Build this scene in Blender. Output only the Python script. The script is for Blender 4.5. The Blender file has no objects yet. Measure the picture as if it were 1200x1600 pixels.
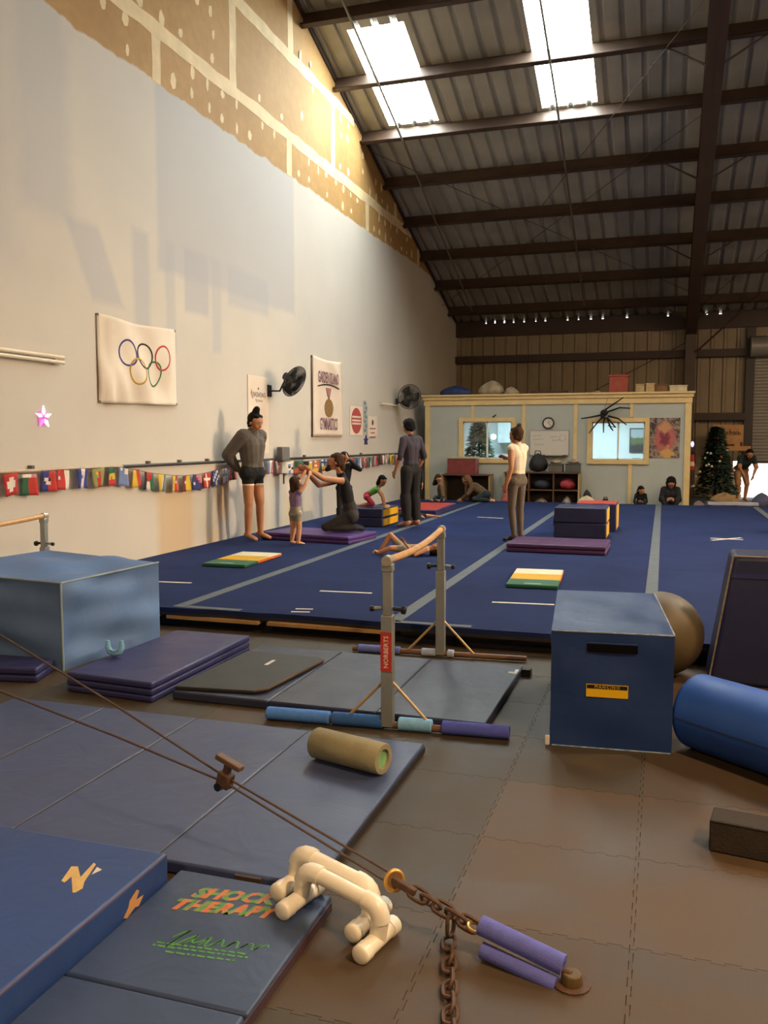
import bpy, bmesh, math, random
from mathutils import Vector, Matrix, Euler
random.seed(7)
scene = bpy.context.scene
COL = scene.collection
PI = math.pi

# ------------------------------------------------------------------ camera, world, lights, exposure
YAW, PITCH, FPX = 0.31323, 0.08519, 1345.0
CAM = Vector((0, 0, 1.58))
cam_data = bpy.data.cameras.new('camera')
cam_data.sensor_fit = 'VERTICAL'; cam_data.sensor_height = 36; cam_data.lens = FPX * 36 / 1600
cam_data.clip_end = 300
cam = bpy.data.objects.new('camera', cam_data); COL.objects.link(cam)
cam.location = CAM; cam.rotation_euler = (PI / 2 - PITCH, 0, YAW)
scene.camera = cam

world = bpy.data.worlds.new('sky'); scene.world = world; world.use_nodes = True
bg = world.node_tree.nodes['Background']
bg.inputs[0].default_value = (0.80, 0.90, 1.0, 1); bg.inputs[1].default_value = 5.0

vs = scene.view_settings
vs.view_transform = 'Standard'; vs.look = 'None'; vs.gamma = 1.0; vs.use_curve_mapping = False
vs.exposure = -0.5
scene.cycles.use_denoising = True
scene.cycles.max_bounces = 8
scene.cycles.diffuse_bounces = 5
scene.cycles.sample_clamp_indirect = 6.0
scene.cycles.caustics_reflective = False; scene.cycles.caustics_refractive = False

def light(name, kind, loc, energy, color, size=None, size_y=None, target=None, shape='DISK'):
    d = bpy.data.lights.new(name, kind); d.energy = energy; d.color = color
    if kind == 'AREA':
        d.shape = shape; d.size = size
        if size_y: d.size_y = size_y
    elif kind == 'SUN':
        d.angle = size
    else:
        d.shadow_soft_size = size
    o = bpy.data.objects.new(name, d); COL.objects.link(o); o.location = loc
    if target is not None:
        o.rotation_euler = (Vector(target) - Vector(loc)).to_track_quat('-Z', 'Y').to_euler()
    return o

# sun over the yard outside the roll-up door
light('sun', 'SUN', (0, 40, 20), 9.0, (1.0, 0.93, 0.82), size=0.01, target=(-3, 30, 0))
# the roof panels glow themselves in place of daylight; some are unseen
WARM = (1.0, 0.70, 0.42)
LAMPS = [(2.8, 0.8, 5.4, 560), (5.2, 6.0, 6.0, 430), (5.4, 13.0, 5.8, 330), (5.6, 18.5, 4.4, 230), (-1.5, -4.0, 5.5, 260)]
SKYLIGHT_E = 50.0
FLOOD = (12.15, 12.2, 3.0, 400)      # unseen floodlight, put in for the low warm light from the right

# ------------------------------------------------------------------ helpers
def lin(h):
    h = h.lstrip('#'); c = [int(h[i:i + 2], 16) / 255 for i in (0, 2, 4)]
    return tuple((x / 12.92 if x <= 0.04045 else ((x + 0.055) / 1.055) ** 2.4) for x in c)

def cam_axes():
    cy, sy, cp, sp = math.cos(YAW), math.sin(YAW), math.cos(PITCH), math.sin(PITCH)
    f = Vector((-sy * cp, cy * cp, -sp)); r = Vector((cy, sy, 0)); return f, r, r.cross(f)
_f, _r, _u = cam_axes()
def _ray(x, y): return _f + _r * ((x - 600) / FPX) - _u * ((y - 800) / FPX)
def at_z(x, y, z):                      # point of a measured photo position on a level plane
    d = _ray(x, y); return CAM + d * ((z - CAM.z) / d.z)
def at_x(x, y, X):                      # ... on the side wall
    d = _ray(x, y); return CAM + d * ((X - CAM.x) / d.x)
def at_y(x, y, Y):                      # ... on a plane across the hall
    d = _ray(x, y); return CAM + d * ((Y - CAM.y) / d.y)

class NT:
    def __init__(self, m):
        m.use_nodes = True; self.t = m.node_tree; self.n = self.t.nodes; self.l = self.t.links
        self.b = self.n['Principled BSDF']
    def new(self, typ, **kw):
        x = self.n.new(typ)
        for k, v in kw.items(): setattr(x, k, v)
        return x
    def link(self, a, b): self.l.new(a, b)
    def math(self, op, a, b=None, clamp=False):
        x = self.new('ShaderNodeMath', operation=op); x.use_clamp = clamp
        for i, v in enumerate((a, b)):
            if v is None: continue
            if hasattr(v, 'is_linked'): self.link(v, x.inputs[i])
            else: x.inputs[i].default_value = v
        return x.outputs[0]
    def noise(self, vec, scale, detail=4, rough=0.55, dist=0.0):
        x = self.new('ShaderNodeTexNoise'); x.inputs['Scale'].default_value = scale
        x.inputs['Detail'].default_value = detail; x.inputs['Roughness'].default_value = rough
        x.inputs['Distortion'].default_value = dist
        if vec is not None: self.link(vec, x.inputs['Vector'])
        return x.outputs[0]
    def mix(self, fac, a, b):
        x = self.new('ShaderNodeMix', data_type='RGBA')
        for s, v in ((x.inputs[0], fac), (x.inputs[6], a), (x.inputs[7], b)):
            if hasattr(v, 'is_linked'): self.link(v, s)
            elif isinstance(v, (int, float)): s.default_value = v
            else: s.default_value = (*v[:3], 1)
        return x.outputs[2]
    def rng(self, v, a, b, c=0.0, d=1.0):
        x = self.new('ShaderNodeMapRange'); self.link(v, x.inputs[0])
        for i, q in enumerate((a, b, c, d)): x.inputs[i + 1].default_value = q
        return x.outputs[0]
    def coord(self, which='Object'):
        return self.new('ShaderNodeTexCoord').outputs[which]
    def bump(self, h, strength, dist=0.01):
        x = self.new('ShaderNodeBump'); x.inputs['Strength'].default_value = strength
        x.inputs['Distance'].default_value = dist; self.link(h, x.inputs['Height'])
        self.link(x.outputs[0], self.b.inputs['Normal'])

MATS = {}
def mat(name, col, rough=0.6, var=0.12, scale=6.0, bump=0.0, bscale=60.0, metal=0.0, emit=0.0, emitcol=None, scuff=0.0, spec=0.5):
    if name in MATS: return MATS[name]
    m = bpy.data.materials.new(name); MATS[name] = m
    c = lin(col) if isinstance(col, str) else col
    t = NT(m); b = t.b
    v = t.coord('Object')
    n = t.noise(v, scale)
    lo = [x * (1 - var) for x in c]; hi = [min(1, x * (1 + var)) for x in c]
    colr = t.mix(t.rng(n, 0.3, 0.7), lo, hi)
    if scuff:
        s = t.noise(v, scale * 3.1, 6, 0.7, 0.6)
        colr = t.mix(t.rng(s, 0.60, 0.78, 0, scuff), colr, [min(1, x * 1.5 + 0.05) for x in c])
    t.link(colr, b.inputs['Base Color'])
    b.inputs['Roughness'].default_value = rough; b.inputs['Metallic'].default_value = metal
    b.inputs['Specular IOR Level'].default_value = spec
    if bump: t.bump(t.noise(v, bscale, 3), bump)
    if emit:
        b.inputs['Emission Color'].default_value = (*(emitcol or c), 1); b.inputs['Emission Strength'].default_value = emit
    return m

def glass_mat():
    m = bpy.data.materials.new('window_glass'); t = NT(m)
    tr = t.new('ShaderNodeBsdfTransparent'); gl = t.new('ShaderNodeBsdfGlossy'); gl.inputs['Roughness'].default_value = 0.03
    mx = t.new('ShaderNodeMixShader'); mx.inputs[0].default_value = 0.07
    tr.inputs[0].default_value = (0.93, 0.97, 0.98, 1)
    t.link(tr.outputs[0], mx.inputs[1]); t.link(gl.outputs[0], mx.inputs[2])
    t.link(mx.outputs[0], t.n['Material Output'].inputs['Surface'])
    return m

class MB:
    """collects geometry for ONE mesh object"""
    def __init__(self): self.v = []; self.f = []; self.mi = []; self.cur = 0
    def _add(self, vs, fs):
        o = len(self.v); self.v += [tuple(p) for p in vs]
        for f in fs: self.f.append([i + o for i in f]); self.mi.append(self.cur)
        return self
    def box(self, x0, x1, y0, y1, z0, z1, M=None):
        p = [Vector((x, y, z)) for z in (z0, z1) for y in (y0, y1) for x in (x0, x1)]
        if M is not None: p = [M @ q for q in p]
        return self._add(p, [(0, 2, 3, 1), (4, 5, 7, 6), (0, 1, 5, 4), (2, 6, 7, 3), (0, 4, 6, 2), (1, 3, 7, 5)])
    def prism(self, pts, a, b, axis='z', M=None):
        """polygon extruded along an axis from a to b; pts in the two other axes (x,y)/(x,z)/(y,z)"""
        def P(u, w, h):
            q = Vector((u, w, h)) if axis == 'z' else Vector((u, h, w)) if axis == 'y' else Vector((h, u, w))
            return M @ q if M is not None else q
        n = len(pts)
        vs = [P(u, w, a) for u, w in pts] + [P(u, w, b) for u, w in pts]
        fs = [list(range(n))[::-1], list(range(n, 2 * n))] + [[i, (i + 1) % n, n + (i + 1) % n, n + i] for i in range(n)]
        return self._add(vs, fs)
    def cyl(self, p0, p1, r0, r1=None, n=12, cap=True):
        p0, p1 = Vector(p0), Vector(p1); r1 = r0 if r1 is None else r1
        q = (p1 - p0).to_track_quat('Z', 'Y')
        ring = lambda p, r: [p + q @ Vector((r * math.cos(2 * PI * i / n), r * math.sin(2 * PI * i / n), 0)) for i in range(n)]
        fs = [[i, (i + 1) % n, n + (i + 1) % n, n + i] for i in range(n)]
        if cap: fs += [list(range(n))[::-1], list(range(n, 2 * n))]
        return self._add(ring(p0, r0) + ring(p1, r1), fs)
    def tube(self, path, r, n=8, closed=False, rs=None):
        path = [Vector(p) for p in path]; k = len(path); rings = []
        up = None
        for i, p in enumerate(path):
            a = path[(i - 1) % k] if (closed or i) else p
            b = path[(i + 1) % k] if (closed or i < k - 1) else p
            t = (b - a).normalized()
            if up is None:
                up = t.orthogonal().normalized()
            up = (up - t * up.dot(t)).normalized(); s = t.cross(up)
            rr = rs[i] if rs else r
            rings += [p + (up * math.cos(2 * PI * j / n) + s * math.sin(2 * PI * j / n)) * rr for j in range(n)]
        fs = []
        for i in range(k if closed else k - 1):
            a, b = i * n, ((i + 1) % k) * n
            fs += [[a + j, a + (j + 1) % n, b + (j + 1) % n, b + j] for j in range(n)]
        if not closed: fs += [list(range(n))[::-1], list(range((k - 1) * n, k * n))]
        return self._add(rings, fs)
    def sphere(self, c, r, nu=12, nv=8, sc=(1, 1, 1)):
        c = Vector(c); vs = []; fs = []
        for j in range(1, nv):
            th = PI * j / nv
            for i in range(nu):
                ph = 2 * PI * i / nu
                vs.append(c + Vector((r * sc[0] * math.sin(th) * math.cos(ph), r * sc[1] * math.sin(th) * math.sin(ph), r * sc[2] * math.cos(th))))
        t = len(vs); vs += [c + Vector((0, 0, r * sc[2])), c - Vector((0, 0, r * sc[2]))]
        for j in range(nv - 2):
            for i in range(nu):
                fs.append([j * nu + i, (j + 1) * nu + i, (j + 1) * nu + (i + 1) % nu, j * nu + (i + 1) % nu])
        for i in range(nu):
            fs.append([t, i, (i + 1) % nu]); fs.append([t + 1, (nv - 2) * nu + (i + 1) % nu, (nv - 2) * nu + i])
        return self._add(vs, fs)
    def grid(self, fn, nu, nv):
        vs = [fn(i / nu, j / nv) for j in range(nv + 1) for i in range(nu + 1)]
        fs = [[j * (nu + 1) + i, j * (nu + 1) + i + 1, (j + 1) * (nu + 1) + i + 1, (j + 1) * (nu + 1) + i] for j in range(nv) for i in range(nu)]
        return self._add(vs, fs)
    def torus(self, c, R, r, q=None, n=24, k=6, sc=(1, 1)):
        c = Vector(c); q = q or Matrix.Identity(3)
        return self.tube([c + q @ Vector((R * sc[0] * math.cos(2 * PI * i / n), R * sc[1] * math.sin(2 * PI * i / n), 0)) for i in range(n)], r, k, True)
    def build(self, name, mats, parent=None, smooth=None, bevel=0.0, seg=2, solid=0.0, subsurf=0, wp=None):
        # wp: parent whose children are given in hall coordinates
        me = bpy.data.meshes.new(name); me.from_pydata(self.v, [], self.f)
        if not isinstance(mats, (list, tuple)): mats = [mats]
        for m in mats: me.materials.append(m)
        if len(mats) > 1: me.polygons.foreach_set('material_index', self.mi)
        me.validate(); me.update()
        bm = bmesh.new(); bm.from_mesh(me); bmesh.ops.recalc_face_normals(bm, faces=bm.faces); bm.to_mesh(me); bm.free()
        if smooth is not None or bevel:
            me.polygons.foreach_set('use_smooth', [True] * len(me.polygons))
            me.set_sharp_from_angle(angle=math.radians(smooth if smooth is not None else 40))
        o = bpy.data.objects.new(name, me); COL.objects.link(o)
        if parent is not None: o.parent = parent
        if wp is not None: into(o, wp)
        if solid: md = o.modifiers.new('thickness', 'SOLIDIFY'); md.thickness = solid; md.offset = 0
        if subsurf: md = o.modifiers.new('smooth', 'SUBSURF'); md.levels = subsurf; md.render_levels = subsurf
        if bevel: md = o.modifiers.new('soft_edge', 'BEVEL'); md.width = bevel; md.segments = seg; md.limit_method = 'ANGLE'; md.harden_normals = False
        return o

def tag(o, label=None, cat=None, group=None, kind=None):
    if label: o['label'] = label
    if cat: o['category'] = cat
    if group: o['group'] = group
    if kind: o['kind'] = kind
    return o
def thing(name, label, cat, loc=(0, 0, 0), rz=0.0, group=None, rot=None):
    o = bpy.data.objects.new(name, None); o.empty_display_size = 0.1; COL.objects.link(o)
    o.location = loc; o.rotation_euler = rot if rot else (0, 0, rz)
    return tag(o, label, cat, group)
def into(o, parent):
    o.parent = parent
    o.matrix_parent_inverse = (Matrix.Translation(parent.location) @ parent.rotation_euler.to_matrix().to_4x4()).inverted()
    return o
def struct(o): o['kind'] = 'structure'; return o
def copy_tree(o, parent=None):
    c = o.copy(); COL.objects.link(c); c.parent = parent
    for ch in o.children: copy_tree(ch, c)
    return c
def inst(o, parent, loc=(0, 0, 0), rot=(0, 0, 0), scale=(1, 1, 1)):
    c = o.copy(); COL.objects.link(c); c.parent = parent; c.location = loc; c.rotation_euler = rot; c.scale = scale
    return c
def text(parent, body, size, loc, rot, m, name='lettering', extrude=0.0006, align='CENTER', shear=0.0, sx=1.0, offset=0.0, space=1.0):
    cu = bpy.data.curves.new(name, 'FONT'); cu.body = body; cu.size = size; cu.align_x = align; cu.align_y = 'CENTER'
    cu.extrude = extrude; cu.shear = shear; cu.offset = offset; cu.resolution_u = 2; cu.space_character = space
    tmp = bpy.data.objects.new('tmp_text', cu); COL.objects.link(tmp)
    dg = bpy.context.evaluated_depsgraph_get(); dg.update()
    me = bpy.data.meshes.new_from_object(tmp.evaluated_get(dg)); me.name = name
    bpy.data.objects.remove(tmp); bpy.data.curves.remove(cu)
    me.materials.clear(); me.materials.append(m)
    o = bpy.data.objects.new(name, me); COL.objects.link(o); o.parent = parent
    o.location = loc; o.rotation_euler = rot; o.scale = (sx, 1, 1)
    return o
ROT_WALL = (PI / 2, 0, PI / 2)     # lettering on the left wall, read from the hall (+x side)
ROT_BACK = (PI / 2, 0, 0)          # lettering on walls that face the camera (-y side)

# ------------------------------------------------------------------ hall dimensions (metres)
WX = -5.86            # inner face of the left wall
FARY = 25.0           # inner face of the far metal wall
EAST, SOUTH = 12.5, -8.0
RIDGE_Y = 2.0
def zp(y):            # underside of the purlins
    return 8.32 - 0.325 * (y - 13.7) if y >= RIDGE_Y else 8.32 - 0.325 * (RIDGE_Y - 13.7) - 0.325 * (RIDGE_Y - y)
def zr(y): return zp(y) + 0.31
SF = 0.16             # top of the spring floor
OY = 20.3             # front of the office partition

# ------------------------------------------------------------------ ground
m_base = mat('rubber_base', '#352d26', 0.9, 0.2, 3)
floor = struct(MB().box(WX - 0.3, EAST, SOUTH, FARY + 0.3, -0.25, -0.014).build('floor', m_base))

def tile_mat(name, col):
    m = bpy.data.materials.new(name); t = NT(m); v = t.coord('Object')
    g = t.new('ShaderNodeNewGeometry').outputs['Position']
    n1 = t.noise(g, 1.6, 5, 0.6, 0.4); n2 = t.noise(g, 240, 2); n3 = t.noise(g, 9, 6, 0.7)
    c = lin(col)
    base = t.mix(t.rng(n1, 0.35, 0.7), [x * 0.82 for x in c], [x * 1.2 for x in c])
    base = t.mix(t.rng(n3, 0.62, 0.8, 0, 0.35), base, [x * 1.8 for x in c])
    base = t.mix(t.rng(n2, 0.45, 0.7, 0, 0.4), base, [x * 0.7 for x in c])
    t.link(base, t.b.inputs['Base Color'])
    t.link(t.rng(n1, 0.3, 0.7, 0.5, 0.75), t.b.inputs['Roughness'])
    t.b.inputs['Specular IOR Level'].default_value = 0.35
    t.bump(n2, 0.25, 0.002)
    return m
TILE_M = [tile_mat('rubber_tile_brown', '#524231'), tile_mat('rubber_tile_grey', '#4b3e2f'), tile_mat('rubber_tile_green', '#443c30')]
def tile_outline(s=0.6, g=0.001, teeth=7, d=0.012):
    """jigsaw edged tile, teeth on two sides fit the notches of the neighbours"""
    pts = []
    def side(ax, sign):
        out = []
        for i in range(teeth):
            a = (i + 0.28) / teeth * s; b = (i + 0.72) / teeth * s
            w = s / teeth * 0.08
            out += [(a, 0), (a - w, d), (b + w, d), (b, 0)]
        return out
    bottom = [(0, 0)] + [(x, +y) for x, y in side(0, 1)]          # notches
    right = [(s, 0)] + [(s + y, x) for x, y in side(0, 1)]        # tabs
    top = [(s, s)] + [(x, s + y) for x, y in reversed(side(0, 1))]   # tabs
    left = [(0, s)] + [(y, x) for x, y in reversed(side(0, 1))]   # notches
    pts = bottom + right + top + left
    c = s / 2
    k = 1 - g * 2 / s
    return [((x - c) * k + c, (y - c) * k + c) for x, y in pts]
tile_meshes = []
for m in TILE_M:
    o = MB().prism(tile_outline(), -0.0135, 0.0, 'z').build('rubber_tile', m, floor); tile_meshes.append(o)
rt = random.Random(3); first = set()
for ix in range(-8, 5):
    for iy in range(-3, 6):
        x, y = -0.66 + 0.6 * ix, 2.66 + 0.6 * iy
        k = rt.choice([0, 0, 0, 1]) if x > -0.7 else rt.choice([1, 2, 2, 1])
        if y > 3.8 and x < -0.1: k = rt.choice([1, 2, 2])
        if k not in first: first.add(k); tile_meshes[k].location = (x, y, 0); continue
        inst(tile_meshes[k], floor, (x, y, 0))
m_conc = mat('yard_concrete', '#b9b2a5', 0.85, 0.1, 1.2)
struct(MB().box(-12, 30, FARY + 0.3, 60, -0.25, -0.02).build('pavement_yard', m_conc))

# ------------------------------------------------------------------ left wall: painted board below, bare drywall above
def wall_material():
    m = bpy.data.materials.new('wall_paint'); t = NT(m)
    geo = t.new('ShaderNodeNewGeometry').outputs['Position']
    sep = t.new('ShaderNodeSeparateXYZ'); t.link(geo, sep.inputs[0]); Y, Z = sep.outputs[1], sep.outputs[2]
    big = t.noise(geo, 0.7, 4); fine = t.noise(geo, 7, 4); rag = t.noise(geo, 3.0, 4)
    wob = t.math('MULTIPLY', t.math('SUBTRACT', rag, 0.5), 0.30)
    def boxmask(y0, y1, z0, z1, soft, slant=0.0):
        yy = t.math('ADD', Y, t.math('MULTIPLY', Z, slant)) if slant else Y
        a = t.math('MINIMUM', t.math('SUBTRACT', yy, y0), t.math('SUBTRACT', y1, yy))
        b = t.math('MINIMUM', t.math('SUBTRACT', Z, z0), t.math('SUBTRACT', z1, Z))
        d = t.math('ADD', t.math('MINIMUM', a, b), t.math('MULTIPLY', wob, min(1.0, soft * 6)))
        return t.rng(d, -soft, soft)
    cream, blue = lin('#cfc4ae'), lin('#a9aaae')
    c = t.mix(t.rng(big, 0.3, 0.7), lin('#c0bab0'), lin('#cac3b7'))
    # older blue-grey coat where the fresh cream roller work stops
    for (y0, y1, z0, z1, s, k, sl) in [(9.25, 13.3, 3.62, 9, 0.05, 0.68, 0), (6.9, 7.65, 3.8, 9, 0.12, 0.55, 0), (2.0, 6.9, 3.2, 9, 0.2, 0.35, 0),
                                   (9.85, 10.45, 3.2, 4, 0.04, 0.7, 0), (11.0, 12.3, 3.45, 4, 0.05, 0.6, 0), (9.4, 9.62, 2.65, 4, 0.04, 0.5, 0),
                                   (10.55, 10.8, 2.75, 4, 0.04, 0.5, 0), (8.72, 9.05, 2.85, 4.0, 0.05, 0.6, 0), (9.65, 10.2, 3.06, 3.85, 0.05, 0.6, 0.55),
                                   (13.3, 19, 3.0, 9, 0.4, 0.25, 0), (7.75, 9.2, 4.1, 9, 0.3, 0.25, 0)]:
        c = t.mix(t.math('MULTIPLY', boxmask(y0, y1, z0, z1, s, sl), k), c, blue)
    # rubbed, stained strip above mats; one bluish patch paints the standing woman's shadow
    for (y0, y1, z0, z1, s, col, k) in [(9.12, 9.95, -1, 0.95, 0.08, '#b9945a', 0.55), (10.3, 10.75, -1, 0.40, 0.12, '#b9945a', 0.4), (9.95, 10.6, 0.3, 0.95, 0.08, '#b8b3a4', 0.6),
                                        (10.6, 11.1, -1, 0.85, 0.12, '#8b9299', 0.55), (10.62, 10.9, 0.5, 1.15, 0.1, '#b9945a', 0.5), (12.35, 12.8, -1, 0.9, 0.12, '#8f9a9e', 0.45), (12.9, 13.35, -1, 0.6, 0.12, '#b9a060', 0.5),
                                        (14.0, 14.4, -1, 0.9, 0.1, '#7f90a0', 0.45), (11.5, 12.1, -1, 0.5, 0.15, '#b9a060', 0.4)]:
        c = t.mix(t.math('MULTIPLY', boxmask(y0, y1, z0, z1, s), k), c, lin(col))
    # bare paper-faced drywall above the paint line
    dw = t.mix(t.rng(fine, 0.3, 0.7), lin('#a3804f'), lin('#b08c5a'))
    dw = t.mix(t.rng(big, 0.35, 0.7, 0, 0.5), dw, lin('#8f6d42'))
    line = t.rng(t.math('ADD', Z, t.math('MULTIPLY', wob, 0.55)), 5.79, 5.82)
    c = t.mix(line, c, dw)
    t.link(c, t.b.inputs['Base Color']); t.b.inputs['Roughness'].default_value = 0.72
    t.b.inputs['Specular IOR Level'].default_value = 0.25
    t.bump(t.noise(geo, 45, 3), 0.08, 0.004)
    return m
m_wall = wall_material()
wl = MB().prism([(SOUTH, -0.014), (FARY + 0.3, -0.014), (FARY + 0.3, zr(FARY + 0.3) - 0.05), (RIDGE_Y, zr(RIDGE_Y) - 0.05), (SOUTH, zr(SOUTH) - 0.05)], WX - 0.25, WX - 0.012, 'x').build('wall_left', m_wall)
struct(wl)
def clip_roof(y0, y1, z0, z1, off=0.06):
    """rectangle of wall cut along the roof slope"""
    top = lambda y: min(z1, zr(y) - off)
    ys = [y0, y1]
    if min(top(y0), top(y1)) < z1 and max(zr(y0) - off, zr(y1) - off) > z1:
        ys.append(13.7 + (8.63 - off - z1) / 0.325)
    ys = sorted(y for y in ys if y0 <= y <= y1 and top(y) > z0 + 0.001)
    if len(ys) < 2:
        return None
    end = ys[-1]
    pts = [(y0, z0), (end, z0)] + [(y, top(y)) for y in reversed(ys)]
    yz = 13.7 + (8.63 - off - z0) / 0.325
    if end == y1 and top(y1) > z0: return pts
    return [(y0, z0), (min(y1, yz), z0)] + [(y, top(y)) for y in reversed(ys)]
TAPE = mat('joint_compound', '#d6c19a', 0.8, 0.12, 4)
SH = 3.84; COURSES = [(-0.014, 1.38, 1.6), (1.38, 2.64, 3.5), (2.64, 3.9, 1.6), (3.9, 5.16, 3.5), (5.16, 6.42, 1.62), (6.42, 7.68, 3.56), (7.68, 8.94, 1.7), (8.94, 10.2, 3.5), (10.2, 11.5, 1.6), (11.5, 12.4, 3.5)]
def tape_strip(y0, y1, z0, z1, seed):
    """ragged flat strip of joint compound"""
    r = random.Random(seed); b = MB()
    horiz = (y1 - y0) > (z1 - z0); n = max(3, int((y1 - y0 if horiz else z1 - z0) / 0.3)); A = []; B = []
    for i in range(n + 1):
        k = i / n
        if horiz: A.append((y0 + (y1 - y0) * k, z0 + r.uniform(-0.02, 0.02))); B.append((y0 + (y1 - y0) * k, z1 + r.uniform(-0.02, 0.02)))
        else: A.append((y0 + r.uniform(-0.015, 0.015), z0 + (z1 - z0) * k)); B.append((y1 + r.uniform(-0.015, 0.015), z0 + (z1 - z0) * k))
    b.prism(A + B[::-1], WX - 0.002, WX + (0.0035 if horiz else 0.0025), 'x')
    return b.build('joint_tape', TAPE, wl)
for ci, (z0, z1, off) in enumerate(COURSES):
    y = SOUTH; edges = [SOUTH] + [off + SH * k for k in range(-2, 7) if SOUTH < off + SH * k < FARY] + [FARY]
    for a, b in zip(edges, edges[1:]):
        pts = clip_roof(max(a, RIDGE_Y) if z1 > zr(SOUTH) - 0.1 else a, b, z0, z1) if b > RIDGE_Y or z1 < zr(SOUTH) - 0.1 else None
        if pts: MB().prism(pts, WX - 0.012, WX, 'x').build('drywall_sheet', m_wall, wl)
        if z0 >= 5.1 and b < FARY and b > 5 and zr(b) - 0.1 > max(z0, 5.8):
            tape_strip(b - 0.10, b + 0.10, max(z0, 5.80), min(z1, zr(b) - 0.1), ci * 50 + int(b))
for zc, ya, yb in ((6.42, 5, 20.2), (7.68, 5, 16.2), (8.94, 5, 12.3)):
    tape_strip(ya, yb, zc - 0.09, zc + 0.10, int(zc * 10))
b = MB(); r = random.Random(5)
for z0, z1, off in COURSES[4:8]:
    for k in range(-1, 6):
        for ys in (0.4, 0.8, 1.22, 1.62, 2.04, 2.44, 2.86, 3.26):
            for dz in (0.2, 0.5, 0.8, 1.1):
                y = off + SH * k + ys + r.uniform(-.04, .04); z = z0 + dz + r.uniform(-.03, .03)
                if y < 6 or y > 21 or z < 5.92 or z > zr(y) - 0.35 or r.random() < 0.28: continue
                if 10.8 < y < 15 and z > 6.5 and r.random() < 0.6: continue
                h, w = r.uniform(.05, .11), r.uniform(.035, .07); s = r.uniform(-.03, .03)
                b.prism([(y - w, z - h * .4), (y - w * .3, z - h), (y + w * .7, z - h * .7), (y + w, z + h * .3), (y + w * .2 + s, z + h), (y - w * .7, z + h * .6)], WX - 0.001, WX + 0.002, 'x')
tag(b.build('screw_dabs', TAPE, wl), kind='stuff')

# ------------------------------------------------------------------ other walls
m_tan = mat('tan_metal', '#8f8068', 0.5, 0.1, 2)
m_girt = mat('primer_steel', '#3a2a24', 0.55, 0.2, 3)
m_steel_dk = mat('dark_steel', '#2f2925', 0.5, 0.15, 3)
def rib_profile(w, ribs, h, base=0.0):
    """points (u, depth) of a ribbed metal sheet"""
    p = w / ribs; out = []
    for i in range(ribs):
        a = i * p
        out += [(a, base), (a + p * 0.36, base), (a + p * 0.45, base + h), (a + p * 0.63, base + h), (a + p * 0.72, base)]
    return out + [(w, base)]
def ribbed(along, w, ribs, h, place, name, m, parent):
    """sheet: profile across, straight along; place(u, d, s) -> point"""
    pr = rib_profile(w, ribs, h); b = MB(); vs = []; fs = []
    for s in along: vs += [place(u, d, s) for u, d in pr]
    n = len(pr)
    for j in range(len(along) - 1):
        fs += [[j * n + i, j * n + i + 1, (j + 1) * n + i + 1, (j + 1) * n + i] for i in range(n - 1)]
    b._add(vs, fs); return b.build(name, m, parent, solid=0.003)
wf = struct(MB().box(WX - 0.25, 1.80, FARY + 0.08, FARY + 0.2, -0.014, 4.62).build('wall_far', m_tan))
MB().box(1.80, 5.30, FARY + 0.08, FARY + 0.2, 0.97, 4.62).build('wall_above_door', m_tan, wf)
MB().box(5.30, EAST, FARY + 0.08, FARY + 0.2, -0.014, 4.62).build('wall_beside_door', m_tan, wf)
x = WX; sheet = None
while x < 2.0:
    w = min(0.98, 2.05 - x)
    if w > 0.5:
        ribbed([0.0, 4.62] if x + w < 1.9 else [0.97, 4.62], w, 3, 0.035, lambda u, d, s, x=x: Vector((x + u, FARY + 0.075 - d, s)), 'wall_sheet', m_tan, wf)
    x += 0.98
x = 5.3
while x < EAST - 0.5:
    ribbed([0.0, 4.62], 0.98, 3, 0.035, lambda u, d, s, x=x: Vector((x + u, FARY + 0.075 - d, s)), 'wall_sheet', m_tan, wf); x += 0.98
for z in (2.17, 3.86):
    for xa, xb in ((WX, 2.05), (5.4, EAST)):
        g = MB().box(xa, xb, FARY - 0.16, FARY + 0.04, z - 0.012, z + 0.012); g.box(xa, xb, FARY - 0.165, FARY - 0.145, z - 0.10, z + 0.10); g.box(xa, xb, FARY + .02, FARY + 0.035, z - 0.1, z + 0.10)
        g.build('girt', m_girt, wf)
MB().box(2.02, 2.24, FARY - 0.12, FARY + 0.08, 0.97, 4.5).build('door_jamb', m_steel_dk, wf)
m_east = mat('hall_wall_paint', '#b8a98e', 0.8, 0.1, 1)
struct(MB().box(EAST, EAST + 0.2, SOUTH, FARY + 0.2, -0.014, 12.4).build('wall_right', m_east))
struct(MB().box(WX - 0.25, EAST, SOUTH - 0.2, SOUTH, -0.014, 9.4).build('wall_back', m_east))

# ------------------------------------------------------------------ roof: sheets, skylights, purlins, rafter
m_roof = mat('galvanised_roof', '#a9a99f', 0.5, 0.14, 1.5, metal=0.1)
m_sky = bpy.data.materials.new('skylight_fibreglass'); t = NT(m_sky)
t.b.inputs['Base Color'].default_value = (0.9, 0.92, 0.9, 1); t.b.inputs['Emission Color'].default_value = (0.93, 1.0, 0.95, 1); t.b.inputs['Emission Strength'].default_value = SKYLIGHT_E
ceil = struct(MB().box(WX - 0.25, EAST, RIDGE_Y - 0.15, RIDGE_Y + 0.15, zr(RIDGE_Y) + 0.03, zr(RIDGE_Y) + 0.06).build('ceiling', m_roof))
m_slope = math.atan(0.325)
def roof_sheet(x0, w, ys, m, name, ribs=3):
    return ribbed(ys, w, ribs, 0.05, lambda u, d, s: Vector((x0 + u, s, zr(s) + d)), name, m, ceil)
roof_sheet(WX - 0.02, 0.59 + 0.02, [RIDGE_Y, FARY + 0.10], m_roof, 'roof_sheet', 2)
k = 0
x = -5.27
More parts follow.
